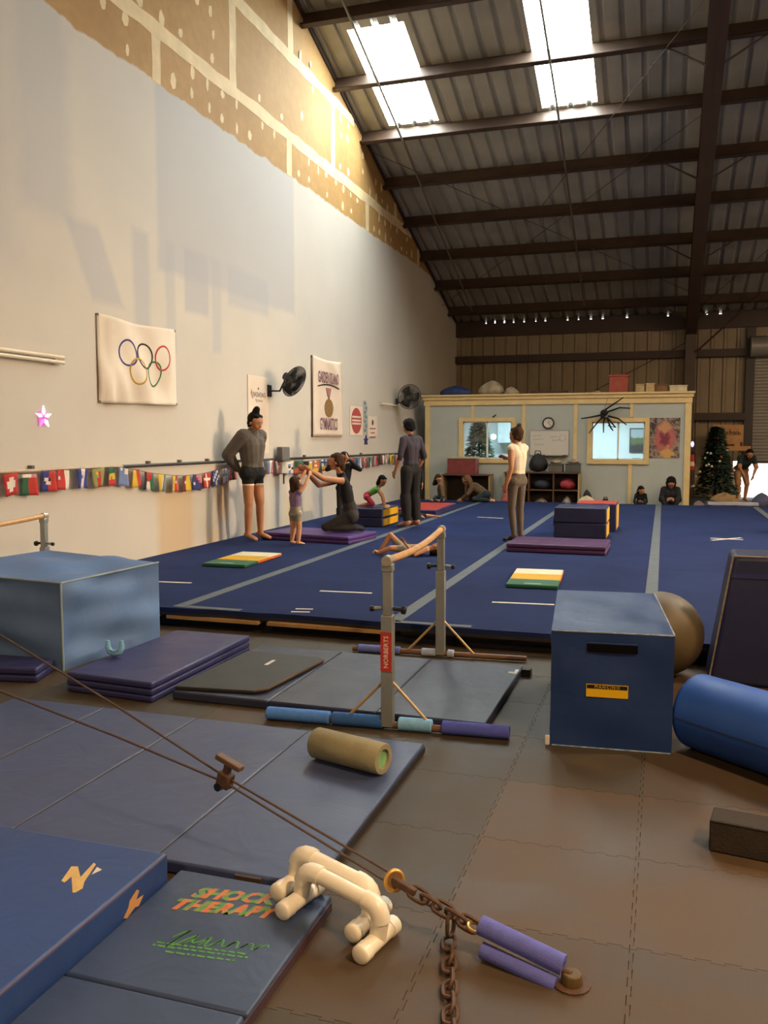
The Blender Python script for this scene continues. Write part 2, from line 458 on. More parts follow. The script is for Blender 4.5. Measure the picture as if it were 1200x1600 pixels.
while x < EAST:
    sky = None
    if k == 0: sky = (14.25, 16.62)
    if k == 3: sky = (12.4, 16.62)
    if k in (9, 13): sky = (10, 14)  # further glowing panels assumed out of view on the right
    if sky:
        roof_sheet(x, 0.99, [RIDGE_Y, sky[0]], m_roof, 'roof_sheet'); roof_sheet(x, 0.99, [sky[1], FARY + 0.10], m_roof, 'roof_sheet')
        roof_sheet(x, 0.99, list(sky), m_sky, 'skylight_panel')
    else:
        roof_sheet(x, 0.99, [RIDGE_Y, FARY + 0.10], m_roof, 'roof_sheet')
    roof_sheet(x, 0.99, [SOUTH, RIDGE_Y], m_roof, 'roof_sheet') if k % 1 == 0 else None
    x += 0.99; k += 1
roof_sheet(WX - 0.02, 0.61, [SOUTH, RIDGE_Y], m_roof, 'roof_sheet', 2)
m_purlin = mat('purlin_steel', '#46362c', 0.5, 0.2, 2.5)
for k in range(-7, 8):
    y = 13.7 + 1.461 * k; z = zp(y)
    b = MB(); S = 0.0
    M = Matrix.Translation((0, y, z)) @ Matrix.Rotation(-m_slope, 4, 'X')
    b.box(WX, EAST, -0.006, 0.006, 0.0, 0.29, M); b.box(WX, EAST, -0.095, 0.006, 0.0, 0.012, M); b.box(WX, EAST, -0.006, 0.075, 0.28, 0.29, M); b.box(WX, EAST, -0.095, -0.085, 0.0, 0.035, M)
    b.build('purlin', m_purlin, ceil)
for k in range(1, 6):
    y = RIDGE_Y - 1.461 * k - 0.3; z = zp(y)
    MB().box(WX, EAST, y - 0.04, y + 0.04, z, z + 0.29).build('purlin', m_purlin, ceil)
MB().box(WX, EAST, FARY - 0.1, FARY + 0.02, 4.52, 4.88).build('eave_beam', m_girt, ceil)
# closure strip between eave beam and sheets; daylight shows through the ribs left open
gaps = [(-4.98, .05), (-4.72, .04), (-4.45, .05), (-4.18, .05), (-3.88, .05), (-3.55, .04), (-3.28, .05), (-2.66, .05), (-2.36, .04), (-2.02, .06), (-1.70, .06), (-1.05, .06), (0.02, .05), (1.0, .07), (1.35, .07), (2.7, .06)]
for s in (0,):
    MB().prism([(RIDGE_Y, zr(RIDGE_Y) - 0.10), (FARY + 0.3, zr(FARY + 0.3) - 0.10), (FARY + 0.3, zr(FARY + 0.3) + 0.10), (RIDGE_Y, zr(RIDGE_Y) + 0.10)], WX - 0.27, WX + 0.02, 'x').build('rake_trim', m_girt, ceil)
    MB().prism([(RIDGE_Y, zr(RIDGE_Y) - 0.10), (SOUTH, zr(SOUTH) - 0.10), (SOUTH, zr(SOUTH) + 0.10), (RIDGE_Y, zr(RIDGE_Y) + 0.10)], WX - 0.27, WX + 0.02, 'x').build('rake_trim', m_girt, ceil)
xa = WX
for g, w in gaps + [(EAST, 0)]:
    MB().box(xa, g - w / 2, FARY - 0.06, FARY, 4.88, zr(FARY) + 0.052).build('eave_closure', m_girt, ceil); xa = g + w / 2
# rigid frame
m_frame = mat('frame_steel', '#4b3a31', 0.5, 0.15, 2)
RX = 0.62
def rafter(x):
    b = MB(); th = m_slope; y0, y1 = RIDGE_Y, FARY - 0.1
    prof = lambda d0, d1: [(y0, zp(y0) - d0), (y1, zp(y1) - d0 - 0.06), (y1, zp(y1) - d1 - 0.06), (y0, zp(y0) - d1)]
    b.prism(prof(0.0, 0.015), x - 0.14, x + 0.14, 'x'); b.prism(prof(0.36, 0.38), x - 0.14, x + 0.14, 'x'); b.prism(prof(0.0, 0.38), x - 0.006, x + 0.006, 'x')
    b.build('rafter', m_frame, ceil)
    b = MB()
    b.box(x - 0.13, x + 0.13, FARY - 0.52, FARY - 0.50, -0.014, zp(FARY) - 0.32); b.box(x - 0.13, x + 0.13, FARY - 0.2, FARY - 0.18, -0.014, zp(FARY) - 0.1); b.box(x - 0.008, x + 0.008, FARY - 0.5, FARY - 0.2, -0.014, zp(FARY) - 0.15)
    b.build('steel_column', m_frame, ceil)
    for k in (1, 3, 5, 7):
        y = 13.7 + 1.461 * k
        for s in (-1, 1):
            MB().cyl((x + s * 0.09, y, zp(y) - 0.36), (x + s * 0.75, y + 0.02, zp(y) + 0.02), 0.018, n=6).build('flange_brace', m_frame, ceil)
rafter(RX); rafter(RX + 7.5)
for x in (-4.98, -1.97):
    MB().tube([(x, 8, zp(8) - .03), (x, 16, zp(16) - 0.03), (x - .12, 23.6, zp(23.6) - 0.03)], 0.022, 6).build('conduit', mat('grey_conduit', '#77736a', 0.4, 0.1, 2, metal=0.4), ceil)
for a, c in (((RX, 16.6), (WX, 23.2)), ((RX, 23.2), (WX, 16.6)), ((RX, 13.9), (-2.6, 19.0)), ((RX, 24.2), (3.6, 18.5))):
    MB().cyl((a[0], a[1], zp(a[1]) - 0.05), (c[0], c[1], zp(c[1]) - 0.05), 0.007, n=5).build('brace_rod', m_frame, ceil)
MB().cyl((RX + 0.12, FARY - 0.6, 3.85), (2.2, FARY - 1.6, zp(FARY - 1.6) - 0.02), 0.025, n=6).build('brace_rod', m_frame, ceil)
MB().cyl((RX - 0.1, FARY - 0.3, 4.15), (-3.2, FARY - 0.3, 2.2), 0.012, n=5).build('brace_rod', m_frame, ceil)

# roll-up door: half open
dr = struct(MB().box(2.24, 5.2, FARY - 0.06, FARY - 0.045, 0.97, 3.75).build('door_1', mat('rollup_steel', '#8e8b86', 0.45, 0.08, 2, metal=0.2)))
b = MB(); z = 0.97
while z < 3.7: b.prism([(FARY - 0.06, z), (FARY - 0.085, z + 0.02), (FARY - 0.085, z + 0.055), (FARY - 0.06, z + 0.075)], 2.24, 5.2, 'x'); z += 0.085
tag(b.build('door_slats', MATS['rollup_steel'], dr), kind='stuff')
MB().cyl((2.1, FARY - 0.3, 3.98), (5.3, FARY - 0.3, 3.98), 0.27, n=16).build('door_coil', MATS['rollup_steel'], dr, smooth=40)
MB().box(2.24, 5.2, FARY - 0.1, FARY - 0.03, 0.92, 0.98).build('bottom_bar', m_steel_dk, dr)

# ------------------------------------------------------------------ office partition
OX0, OX1, OZ = -5.52, 0.55, 2.46
m_part = mat('office_paint', '#adb1a8', 0.7, 0.05, 2)
m_trim = mat('cream_trim', '#d8bd84', 0.6, 0.08, 5)
m_white = mat('office_white', '#dfe6e6', 0.7, 0.03, 2)
WIN = [(-4.58, -3.42, 1.10, 1.98), (-1.57, -0.41, 1.10, 1.95)]
b = MB(); xs = OX0
for (a, c, z0, z1) in WIN:
    b.box(xs, a, OY, OY + 0.1, -0.014, OZ); b.box(a, c, OY, OY + 0.1, -0.014, z0); b.box(a, c, OY, OY + 0.1, z1, OZ); xs = c
b.box(xs, OX1, OY, OY + 0.1, -0.014, OZ)
wo = struct(b.build('wall_office', m_part))
MB().box(OX0, OX0 + 0.1, OY + 0.1, 24.0, -0.014, OZ).build('side_wall', m_part, wo); MB().box(OX1 - 0.1, OX1, OY + 0.1, 24.0, -0.014, OZ).build('side_wall', m_part, wo)
MB().box(OX0 + .1, OX1 - .1, 23.4, 23.5, -0.014, OZ).build('rear_wall', m_white, wo)
MB().box(OX0, OX1, OY, 24.0, OZ, OZ + 0.1).build('office_roof', mat('plywood_deck', '#8a6a45', 0.8, 0.15, 3), wo)
for z0, z1, d in ((2.37, 2.50, 0.03), (2.50, 2.58, 0.055), (2.58, 2.62, 0.085)):
    MB().box(OX0 - d, OX1 + d, OY - d, OY + 0.0, z0, z1).build('cornice_board', m_trim, wo)
for xc, z0, z1, w in ((OX0 + .06, 0, 2.37, .06), (-4.35, 2.06, 2.37, .035), (-3.13, 0.1, 2.37, .04), (-1.94, 0.1, 2.37, .04), (-0.71, 2.06, 2.37, .035), (-0.71, 0.0, 1.0, .04), (OX1 - .05, 0, 2.37, .06)):
    MB().box(xc - w, xc + w, OY - 0.022, OY, z0, z1).build('batten', m_trim, wo)
MB().box(OX1, OX1 + 0.02, OY - 0.02, OY + .1, 0, 2.37).build('batten', m_trim, wo)
gl = glass_mat()
for i, (a, c, z0, z1) in enumerate(WIN):
    b = MB()
    for q in ((a - .1, a, z0 - .1, z1 + .09), (c, c + .1, z0 - .1, z1 + .09), (a, c, z0 - .1, z0), (a, c, z1, z1 + .09)):
        b.box(q[0], q[1], OY - 0.035, OY + 0.02, q[2], q[3])
    w = struct(b.build('window_%d' % (i + 1), m_trim))
    m = (a + c) / 2
    f = MB(); 
    for q in ((a, a + .025, z0, z1), (c - .025, c, z0, z1), (a, c, z0, z0 + .025), (a, c, z1 - .025, z1), (m - .02, m + .02, z0, z1)):
        f.box(q[0], q[1], OY + 0.02, OY + 0.05, q[2], q[3])
    wfr = f.build('window_frame', mat('window_white', '#e6e2d4', 0.4, 0.03), w)
    for xa, xb in ((a + .025, m - .02), (m + .02, c - .025)):
        MB().box(xa, xb, OY + 0.033, OY + 0.037, z0 + .025, z1 - .025).build('pane', gl, wfr)
# office strip light
ol = thing('office_light', 'ceiling strip light inside the office behind the windows', 'ceiling light', (-2.5, 21.9, 2.40))
MB().box(-1.4, 1.4, -0.12, 0.12, 0.0, 0.055).build('housing', m_white, ol)
MB().box(-1.35, 1.35, -0.10, 0.10, -0.02, 0.0).build('diffuser', mat('tube_glow', '#ffffff', 0.5, 0, emit=4.0, emitcol=(0.75, 0.95, 1.0)), ol)
light('office_lamp', 'AREA', (-2.5, 21.9, 2.36), 260, (0.72, 0.93, 1.0), 4.4, 0.3, target=(-2.5, 21.9, 0), shape='RECTANGLE')

# ------------------------------------------------------------------ unseen high bay lamps, put in for warm fill and key light
m_refl = mat('lamp_reflector', '#b8b4aa', 0.3, 0.05, metal=0.8)
m_bulb = mat('lamp_glow', '#ffd8a0', 0.5, 0, emit=12, emitcol=(1, 0.75, 0.45))
for i, (x, y, z, e) in enumerate(LAMPS):
    o = thing('unseen_high_bay_lamp', 'unseen warm high bay lamp hanging ' + ('above the bare brown rubber floor', 'above the floor beyond the blue bolster', 'above the spring floor beyond the plum mat', 'above the far corner before the roll-up door', 'near the back wall of the hall')[i], 'lamp', (x, y, z), group='unseen high bay lamps')
    b = MB(); b.cyl((0, 0, 0.0), (0, 0, 0.38), 0.32, 0.12, 20, cap=False); b.build('reflector', m_refl, o, smooth=40, solid=0.004)
    MB().cyl((0, 0, 0.38), (0, 0, 0.62), 0.11, n=14).build('ballast', m_steel_dk, o, smooth=40)
    MB().cyl((0, 0, 0.62), (0, 0, zp(y) - z + 0.05), 0.012, n=6).build('hanger', m_steel_dk, o)
    MB().sphere((0, 0, 0.2), 0.1).build('bulb', m_bulb, o, smooth=60)
    light('high_bay_fill', 'AREA', (x, y, z - 0.03), e, WARM if i else (1.0, 0.62, 0.32), 0.5, target=(x - 1.2 if x > 4 else x, y, 0)).data.spread = PI
    light('roof_fill_light', 'POINT', (x, y, z - 0.16), e * 0.55, WARM, 0.1)  # point light added below the reflector to brighten the roof
o = thing('added_flood_light', 'unseen floodlight added on the far side wall for the low warm key light', 'lamp', FLOOD[:3])
MB().box(0.0, 0.12, -0.6, 0.6, -0.6, 0.6).build('housing', m_steel_dk, o, bevel=0.01); MB().box(-0.01, 0.0, -0.55, 0.55, -0.55, 0.55).build('lens', m_bulb, o)
MB().box(0.12, 0.30, -0.04, 0.04, -0.04, 0.04).build('bracket', m_steel_dk, o)
light('key_flood_lamp', 'AREA', (FLOOD[0] - 0.03, FLOOD[1], FLOOD[2]), FLOOD[3], (1.0, 0.74, 0.48), 1.1, target=(WX, 10.8, 0.2)).data.spread = math.radians(58)

# ================================================================== OBJECTS
def vinyl(name, col, rough=0.42, scuff=0.25, var=0.12):
    if name in MATS: return MATS[name]
    m = bpy.data.materials.new(name); MATS[name] = m; t = NT(m); v = t.coord('Object'); c = lin(col)
    n = t.noise(v, 2.2, 5, 0.6, 0.5); s = t.noise(v, 7.0, 7, 0.72, 1.2); w = t.noise(v, 420, 1); f = t.noise(v, 5, 3, 0.5, 0.8)
    a = t.mix(t.rng(n, 0.3, 0.7), [x * (1 - var) for x in c], [min(1, x * (1 + var)) for x in c])
    a = t.mix(t.rng(s, 0.60, 0.80, 0, scuff), a, [min(1, x * 1.6 + 0.03) for x in c])
    t.link(a, t.b.inputs['Base Color']); t.link(t.rng(n, 0.3, 0.7, rough - 0.06, rough + 0.12), t.b.inputs['Roughness'])
    t.b.inputs['Specular IOR Level'].default_value = 0.4
    h = t.math('ADD', t.math('MULTIPLY', w, 0.08), t.math('MULTIPLY', f, 1.0))
    t.bump(h, 0.35, 0.012)
    return m
V_NAVY = vinyl('navy_vinyl', '#2d2f5e'); V_NAVYD = vinyl('dark_navy_vinyl', '#262b4c'); V_SLATE = vinyl('slate_vinyl', '#3d486a')
V_BLUE = vinyl('blue_vinyl', '#2a447c'); V_CUBE = vinyl('royal_vinyl', '#1b3468'); V_PURP = vinyl('purple_vinyl', '#4b3270'); V_PLUM = vinyl('plum_vinyl', '#4a2c55')
V_PALE = vinyl('faded_blue_vinyl', '#5a78a6', 0.6, 0.15); V_GREEN = vinyl('green_vinyl', '#1f5a3d'); V_YEL = vinyl('yellow_vinyl', '#d9a50f', 0.45, 0.1); V_CREAM = vinyl('cream_vinyl', '#ddd2b4', 0.5, 0.1)
V_RED = vinyl('red_vinyl', '#a8332b'); V_ORANGE = vinyl('orange_vinyl', '#c5622a')
m_black = mat('black_rubber', '#17161a', 0.7, 0.2, 20, bump=0.1)
m_blackp = mat('black_plastic', '#121212', 0.4, 0.1, 10)
m_wood = mat('bar_wood', '#c79a62', 0.4, 0.15, 14)
m_galv = mat('upright_steel', '#9aa09c', 0.38, 0.1, 6, metal=0.55)
m_tape = mat('white_tape', '#d8cfc0', 0.7, 0.08, 20)

def soft_box(b, x0, x1, y0, y1, z0, z1, M=None): b.box(x0, x1, y0, y1, z0, z1, M); return b
def slab(name, m, wp, quad, z0, z1, bevel=0.012):
    """flat piece with a four cornered outline given in hall coordinates"""
    return MB().prism([(p[0], p[1]) for p in quad], z0, z1, 'z').build(name, m, wp=wp, bevel=bevel, seg=3)
def rect(cx, cy, w, d, rz):
    c, s = math.cos(rz), math.sin(rz)
    return [(cx + x * c - y * s, cy + x * s + y * c) for x, y in ((-w / 2, -d / 2), (w / 2, -d / 2), (w / 2, d / 2), (-w / 2, d / 2))]

# ---------------------------------------------------------------- spring floor
def carpet_mat():
    m = bpy.data.materials.new('blue_carpet'); t = NT(m); g = t.new('ShaderNodeNewGeometry').outputs['Position']
    n = t.noise(g, 0.9, 4, 0.6, 0.5); f = t.noise(g, 160, 2); k = t.noise(g, 4, 6, 0.7)
    c = t.mix(t.rng(n, 0.3, 0.7), lin('#18244a'), lin('#202e58'))
    c = t.mix(t.rng(k, 0.58, 0.8, 0, 0.35), c, lin('#2c3c68'))
    c = t.mix(t.rng(f, 0.4, 0.7, 0, 0.35), c, lin('#141f44'))
    t.link(c, t.b.inputs['Base Color']); t.b.inputs['Roughness'].default_value = 0.95; t.b.inputs['Specular IOR Level'].default_value = 0.15
    t.b.inputs['Sheen Weight'].default_value = 0.0; t.b.inputs['Sheen Roughness'].default_value = 0.5
    t.bump(f, 0.4, 0.004)
    return m
SX0, SX1, SY0, SY1 = WX + 0.015, 7.2, 6.27, 19.4
spf = thing('spring_floor', 'blue carpeted spring floor with grey seam strips, raised on a wooden deck', 'gym floor', (0, SY0, 0))
r = random.Random(11); front = []
x = SX0
while x < SX1:
    front.append((x, SY0 + r.uniform(-0.012, 0.012) + 0.02 * math.sin(x * 1.7))); x += 0.18
carpet = MB().prism(front + [(SX1, SY0), (SX1, SY1), (SX0, SY1)], 0.125, SF, 'z').build('carpet', carpet_mat(), wp=spf)
MB().prism([(a, c - 0.008) for a, c in front] + [(SX1, SY0 + .05), (SX0, SY0 + .05)], 0.098, 0.124, 'z').build('foam_edge', m_black, wp=spf)
m_deck = mat('deck_plywood', '#a8824f', 0.75, 0.2, 5)
for xa, xb in ((-3.95, -3.1), (-3.02, -1.98), (-1.9, -0.7), (-0.6, 0.8), (0.9, 3.4), (-5.8, -4.05)):
    MB().box(xa, xb, SY0 - (0.03 if xb < -1.9 else -0.02), SY0 + 0.5, 0.07, 0.097).build('deck_board', m_deck if xb < -1.9 else mat('deck_dark', '#2e2822', 0.8), wp=spf)
MB().box(SX0, SX1, SY0 + 0.12, SY1 - .1, -0.012, 0.097).build('deck_core', m_black, wp=spf)
m_strip = mat('grey_strip', '#555c62', 0.8, 0.12, 9)
for xs in (-3.87, -1.965, -0.07, 1.85, 3.75):
    MB().box(xs - 0.055, xs + 0.055, SY0 + 0.03, SY1 - 0.01, SF, SF + 0.004).build('seam_strip', m_strip, carpet)
MB().box(-3.8, -3.3, SY0 + 0.02, SY0 + 0.10, SF, SF + 0.004).build('seam_strip', m_strip, carpet)
MB().box(-2.0, -1.35, SY0 + 0.00, SY0 + 0.07, SF, SF + 0.004).build('seam_strip', m_strip, carpet)
for (xa, ya, xb, yb, w) in [(245, 909, 299, 911, .045), (500, 923.5, 581, 927, .04), (769, 941, 866, 945, .04), (455, 956, 484, 956.5, .03), (462, 951.5, 489, 952, .03), (746, 808, 786, 810, .05), (1110, 841, 1161, 843.5, .05), (1112, 844.5, 1158, 840.5, .05)]:
    p, q = at_z(xa, ya, SF), at_z(xb, yb, SF); d = (q - p).normalized(); n = Vector((-d.y, d.x, 0)) * w / 2
    MB().prism([tuple((p + n)[:2]), tuple((p - n)[:2]), tuple((q - n)[:2]), tuple((q + n)[:2])], SF + (0.001 if xa != 1112 else 0.0025), SF + (0.0025 if xa != 1112 else 0.004), 'z').build('tape_mark', m_tape, carpet)

# ---------------------------------------------------------------- mats on the spring floor
def tri_mat(label, quad_x, quad_y, rz, cols):
    cx, cy = sum(quad_x) / 2, sum(quad_y) / 2
    o = thing('folding_mat', label, 'mat', (cx, cy, SF + 0.004), rz, 'small striped folding mats on the spring floor')
    w = (quad_x[1] - quad_x[0]) / 2; y0 = quad_y[0] - cy; d = (quad_y[1] - quad_y[0]) / len(cols)
    for i, c in enumerate(cols):
        MB().box(-w, w, y0 + d * i + 0.002, y0 + d * (i + 1) - 0.002, 0, 0.035).build('panel', c, o, bevel=0.008)
    MB().box(w, w + 0.004, y0 + d, -y0 - 0.01, 0.004, 0.03).build('side_welt', V_ORANGE, o)
    MB().box(-0.08, 0.08, y0 + 0.06, y0 + 0.10, 0.035, 0.0362).build('maker_label', mat('label_grey', '#9fb0a4', 0.6), o)
    return o
tri_mat('green, yellow and white striped folding mat lying near the stained wall', (-4.87, -4.35), (8.42, 9.45), 0.03, [V_GREEN, V_YEL, V_CREAM])
tri_mat('green, yellow and white striped folding mat lying before the dark purple mat', (-1.43, -0.94), (8.10, 9.13), 0.06, [V_GREEN, V_YEL, V_CREAM])
def panel_mat(name, label, quad, z0, layers, th, m, group=None):
    cx = sum(p[0] for p in quad) / 4; cy = sum(p[1] for p in quad) / 4
    o = thing(name, label, 'mat', (cx, cy, z0), 0, group)
    for i in range(layers): slab('panel', m, o, quad, z0 + th * i + 0.001, z0 + th * (i + 1) - 0.001, th * 0.3)
    return o
panel_mat('panel_mat', 'purple folded panel mat under the kneeling woman', rect(-4.62, 11.28, 1.42, 0.82, -0.16), SF, 2, 0.052, V_PURP, 'purple folded panel mats')
panel_mat('panel_mat', 'dark plum folded panel mat at the feet of the woman in white', rect(-1.24, 11.12, 1.22, 0.84, -0.01), SF, 2, 0.055, V_PLUM, 'purple folded panel mats')
def wedge_block(label, x0, x1, y0, y1, z0, h, yellow_right=True, top=None):
    o = thing('folding_incline', label, 'mat', ((x0 + x1) / 2, (y0 + y1) / 2, z0), 0, 'folded navy incline blocks')
    for i in range(2):
        slab('half', V_NAVYD, o, [(x0, y0), (x1, y0), (x1, y1), (x0, y1)], z0 + h / 2 * i + 0.002, z0 + h / 2 * (i + 1) - 0.002, 0.015)
        MB().box(x1, x1 + 0.006, y0 + 0.03, y1 - 0.02, z0 + h / 2 * i + 0.02, z0 + h / 2 * (i + 1) - 0.02).build('end_panel', V_YEL, wp=o)
    MB().box(x0 - 0.02, x0 + 0.0, y0 + 0.1, y0 + 0.14, z0 + h * .35, z0 + h * .6).build('strap', m_black, wp=o)
    return o
wedge_block('folded navy incline block with yellow end, beside the plum panel mat', -1.47, -0.74, 12.45, 13.1, SF, 0.44)
wedge_block('folded navy incline block with yellow end, under the child in green', -5.05, -4.25, 13.05, 13.9, SF, 0.30)
o = thing('panel_mat', 'red topped navy mat behind the man in dark trousers', 'mat', (-4.1, 16.2, SF), 0, 'red topped inclines')
MB().prism([(15.3, SF), (16.9, SF), (16.9, SF + .12), (15.3, SF + .1)], -4.75, -3.95, 'x').build('body', V_NAVY, wp=o, bevel=0.01)
MB().prism([(15.33, SF + .1015), (16.88, SF + .1205), (16.88, SF + .126), (15.33, SF + .107)], -4.73, -3.97, 'x').build('top_cover', V_RED, wp=o)
o = thing('incline_ramp', 'red topped navy block behind the folded incline block', 'mat', (-1.0, 14.0, SF), 0, 'red topped inclines')
MB().box(-1.25, -0.66, 13.5, 14.2, SF, SF + .42).build('body', V_NAVY, wp=o, bevel=0.01)
MB().box(-1.24, -0.67, 13.51, 14.19, SF + .421, SF + .427).build('top_cover', V_RED, wp=o)
MB().box(-0.66, -0.652, 13.53, 14.17, SF + .03, SF + .39).build('end_panel', V_YEL, wp=o)
p = at_z(1205, 832, SF)
o = thing('tumbling_roll', 'dark navy vinyl roll lying on the spring floor by the far side', 'roll', (p.x + .05, p.y, SF))
MB().cyl((-0.02, 0, .16), (0.9, 0.1, .16), .16, n=24).build('body', V_NAVYD, o, bevel=0.02)
MB().cyl((-0.026, 0, .16), (-0.02, 0, .16), .11, n=20).build('end_patch', V_NAVY, o)

# ---------------------------------------------------------------- low bars
def low_bar(label, A, B, z_rail, sleeves=True, group='low training bars'):
    """A, B: foot of the two uprights; rail runs between them"""
    A, B = Vector((*A, 0)), Vector((*B, 0)); mid = (A + B) / 2
    o = thing('low_bar', label, 'training bar', mid, 0, group)
    d = (B - A).normalized(); s = Vector((d.y, -d.x, 0))         # s: outwards along the base tubes (to the right of the rail)
    if s.x < 0: s = -s
    path = []
    for i in range(13):
        k = i / 12; p = A.lerp(B, k); path.append((p.x, p.y, z_rail - 0.03 * math.sin(PI * k)))
    MB().tube(path, 0.021, 12).build('rail', m_wood, wp=o, smooth=50)
    for n_, P in enumerate((A, B)):
        e = -1 if n_ == 0 else 1
        M = Matrix.Translation(P) @ Matrix.Rotation(math.atan2(d.y, d.x), 4, 'Z')
        b = MB(); b.box(-.032, .032, -.032, .032, 0.02, z_rail * 0.68, M); up = b.build('upright', m_galv, wp=o, bevel=0.004)
        MB().box(-.025, .025, -.025, .025, z_rail * 0.68, z_rail - 0.02, M).build('inner_post', m_galv, wp=o, bevel=0.004)
        q = P + d * (e * 0.012)
        MB().cyl((q.x - d.x * .03, q.y - d.y * .03, z_rail), (q.x + d.x * .03, q.y + d.y * .03, z_rail), 0.028, n=16).build('rail_cap', mat('cap_steel', '#b5b0a0', 0.35, 0.05, metal=.5), wp=o, smooth=40)
        MB().box(-.03, .03, -.03, .03, z_rail - .06, z_rail - .02, M).build('rail_bracket', m_galv, wp=o, bevel=.004)
        zk = z_rail * 0.72
        for sg in (-1, 1):
            k0 = P + s * (0.03 * sg); k1 = P + s * (0.075 * sg)
            MB().cyl((k0.x, k0.y, zk), (k1.x, k1.y, zk - .005), 0.011, n=10).build('knob_stem', m_galv if sg * e > 0 else m_blackp, wp=o, smooth=40)
            kb = MB(); k2 = P + s * (0.10 * sg)
            kb.cyl((k1.x, k1.y, zk - .005), (k2.x, k2.y, zk - .008), 0.024 if sg * e < 0 else 0.017, n=7)
            kb.build('knob', m_blackp, wp=o, bevel=0.004)
        for sg in (-1, 1):
            f = P + s * (0.245 * sg)
            MB().cyl((P.x + s.x * .02 * sg, P.y + s.y * .02 * sg, 0.27), (f.x, f.y, 0.035), 0.0085, n=8).build('brace', mat('brace_steel', '#b39a70', 0.4, 0.1, metal=.3), wp=o, smooth=40)
        f0, f1 = P - s * 0.66, P + s * 0.62
        MB().cyl((f0.x, f0.y, 0.026), (f1.x, f1.y, 0.026), 0.02, n=12).build('base_tube', mat('base_brown', '#6a4c36', 0.5, 0.2), wp=o, smooth=40)
        if sleeves:
            sl = [(-.70, -.33, '#4a80d0'), (-.315, -.025, '#2c5c9c'), (.06, .245, '#78aeda'), (.30, .66, '#4a55b0')] if n_ == 0 else [(-.62, -.30, '#5f6fb8'), (-.14, -.03, '#9fb0cc'), (.05, .1, '#9fb0cc')]
            for a, c, col in sl:
                rr = 0.037 if n_ == 0 else 0.03
                p0, p1 = P + s * a, P + s * c
                fs = MB().cyl((p0.x, p0.y, rr), (p1.x, p1.y, rr), rr, n=16).build('foam_sleeve', mat('foam_' + col[1:], col, 0.9, 0.1, 30, bump=0.3, bscale=200), wp=o, bevel=0.006)
    return o
lb = low_bar('low wooden bar on steel uprights with blue foam sleeves over its base', (-1.39, 4.36), (-1.50, 5.96), 0.93)
# red printed strip on the front upright
lp = thing('tmp', None, None)
bpy.data.objects.remove(lp)
st = MB().box(-1.42, -1.358, 4.3225, 4.3265, 0.33, 0.545).build('red_strip', mat('strip_red', '#b0352c', 0.5, 0.1), wp=lb)
tx = text(None, 'NORBERTS', 0.036, (-1.388, 4.322, 0.437), (PI / 2, -PI / 2, 0), mat('print_white', '#e6ddd0', 0.6)); tx.parent = st
pa = at_y(68, 806, 6.42)
low_bar('low wooden bar standing between the pale blue block and the wall', (pa.x + .05, 4.75), (pa.x, 6.42), pa.z + 0.0, False)

# ---------------------------------------------------------------- blocks and mats in front of the spring floor
def drape_block(name, label, cat, quad, h, m, bevel=0.02, sub=10, amp=0.01, lean=0.0, group=None):
    """upholstered foam block: subdivided faces with slack vinyl"""
    cx = sum(p[0] for p in quad) / 4; cy = sum(p[1] for p in quad) / 4
    o = thing(name, label, cat, (cx, cy, 0), 0, group)
    Q = [Vector((*p, 0)) for p in quad]; b = MB(); n = sub; rr = random.Random(len(label))
    ph = [rr.uniform(0, 6) for _ in range(6)]
    def W(p, nrm, u, v):
        e = min(1, 12 * min(u, 1 - u)) * min(1, 12 * min(v, 1 - v))
        d = amp * e * (math.sin(5 * u + 7 * v + ph[0]) + 0.7 * math.sin(11 * u - 6 * v + ph[1]) + 0.5 * math.sin(3 * u + 17 * v + ph[2]))
        return p + nrm * d
    for i in range(4):
        a, c = Q[i], Q[(i + 1) % 4]; nr = (c - a).cross(Vector((0, 0, 1))).normalized()
        b.grid(lambda u, v: W(a.lerp(c, u) + Vector((0, 0, h * v)), nr, u, v), n, n)
    b.grid(lambda u, v: W(Q[0].lerp(Q[1], u).lerp(Q[3].lerp(Q[2], u), v) + Vector((0, 0, h)), Vector((0, 0, 1)), u, v), n, n)
    b.grid(lambda u, v: Q[0].lerp(Q[1], u).lerp(Q[3].lerp(Q[2], u), v), 1, 1)
    ob = b.build('body', m, wp=o, smooth=40)
    bm = bmesh.new(); bm.from_mesh(ob.data); bmesh.ops.remove_doubles(bm, verts=bm.verts, dist=0.0005); bmesh.ops.recalc_face_normals(bm, faces=bm.faces); bm.to_mesh(ob.data); bm.free()
    ob.data.set_sharp_from_angle(angle=math.radians(50))
    return o
pb = drape_block('foam_block', 'large faded pale blue vinyl foam block standing by the wall', 'foam block', [(-3.85, 4.80), (-3.77, 5.86), (-5.12, 6.22), (-5.28, 4.98)][::1], 0.605, V_PALE, amp=0.019, sub=16)
m_pipe = mat('seam_welt', '#8fa0a4', 0.7)
q = [(-3.85, 4.80), (-3.77, 5.86), (-5.12, 6.22), (-5.28, 4.98)]
for a, c in ((q[0], q[1]), (q[3], q[0])):
    MB().tube([(a[0], a[1], .606), (c[0], c[1], .606)], 0.007, 6).build('edge_seam', m_pipe, wp=pb)
MB().tube([(q[0][0], q[0][1], 0.0), (q[0][0], q[0][1], .60)], 0.007, 6).build('edge_seam', m_pipe, wp=pb)
panel_mat('panel_mat', 'navy folded panel mat lying against the pale blue block', [(-3.52, 4.41), (-2.87, 4.36), (-2.88, 5.67), (-3.50, 5.67)], 0, 3, 0.042, V_NAVY, 'navy mats on the rubber floor')
panel_mat('panel_mat', 'navy mat end sticking out under the front of the pale blue block', [(-4.9, 4.30), (-3.82, 4.50), (-3.90, 4.76), (-4.9, 4.70)], 0, 2, 0.05, V_NAVY, 'navy mats on the rubber floor')
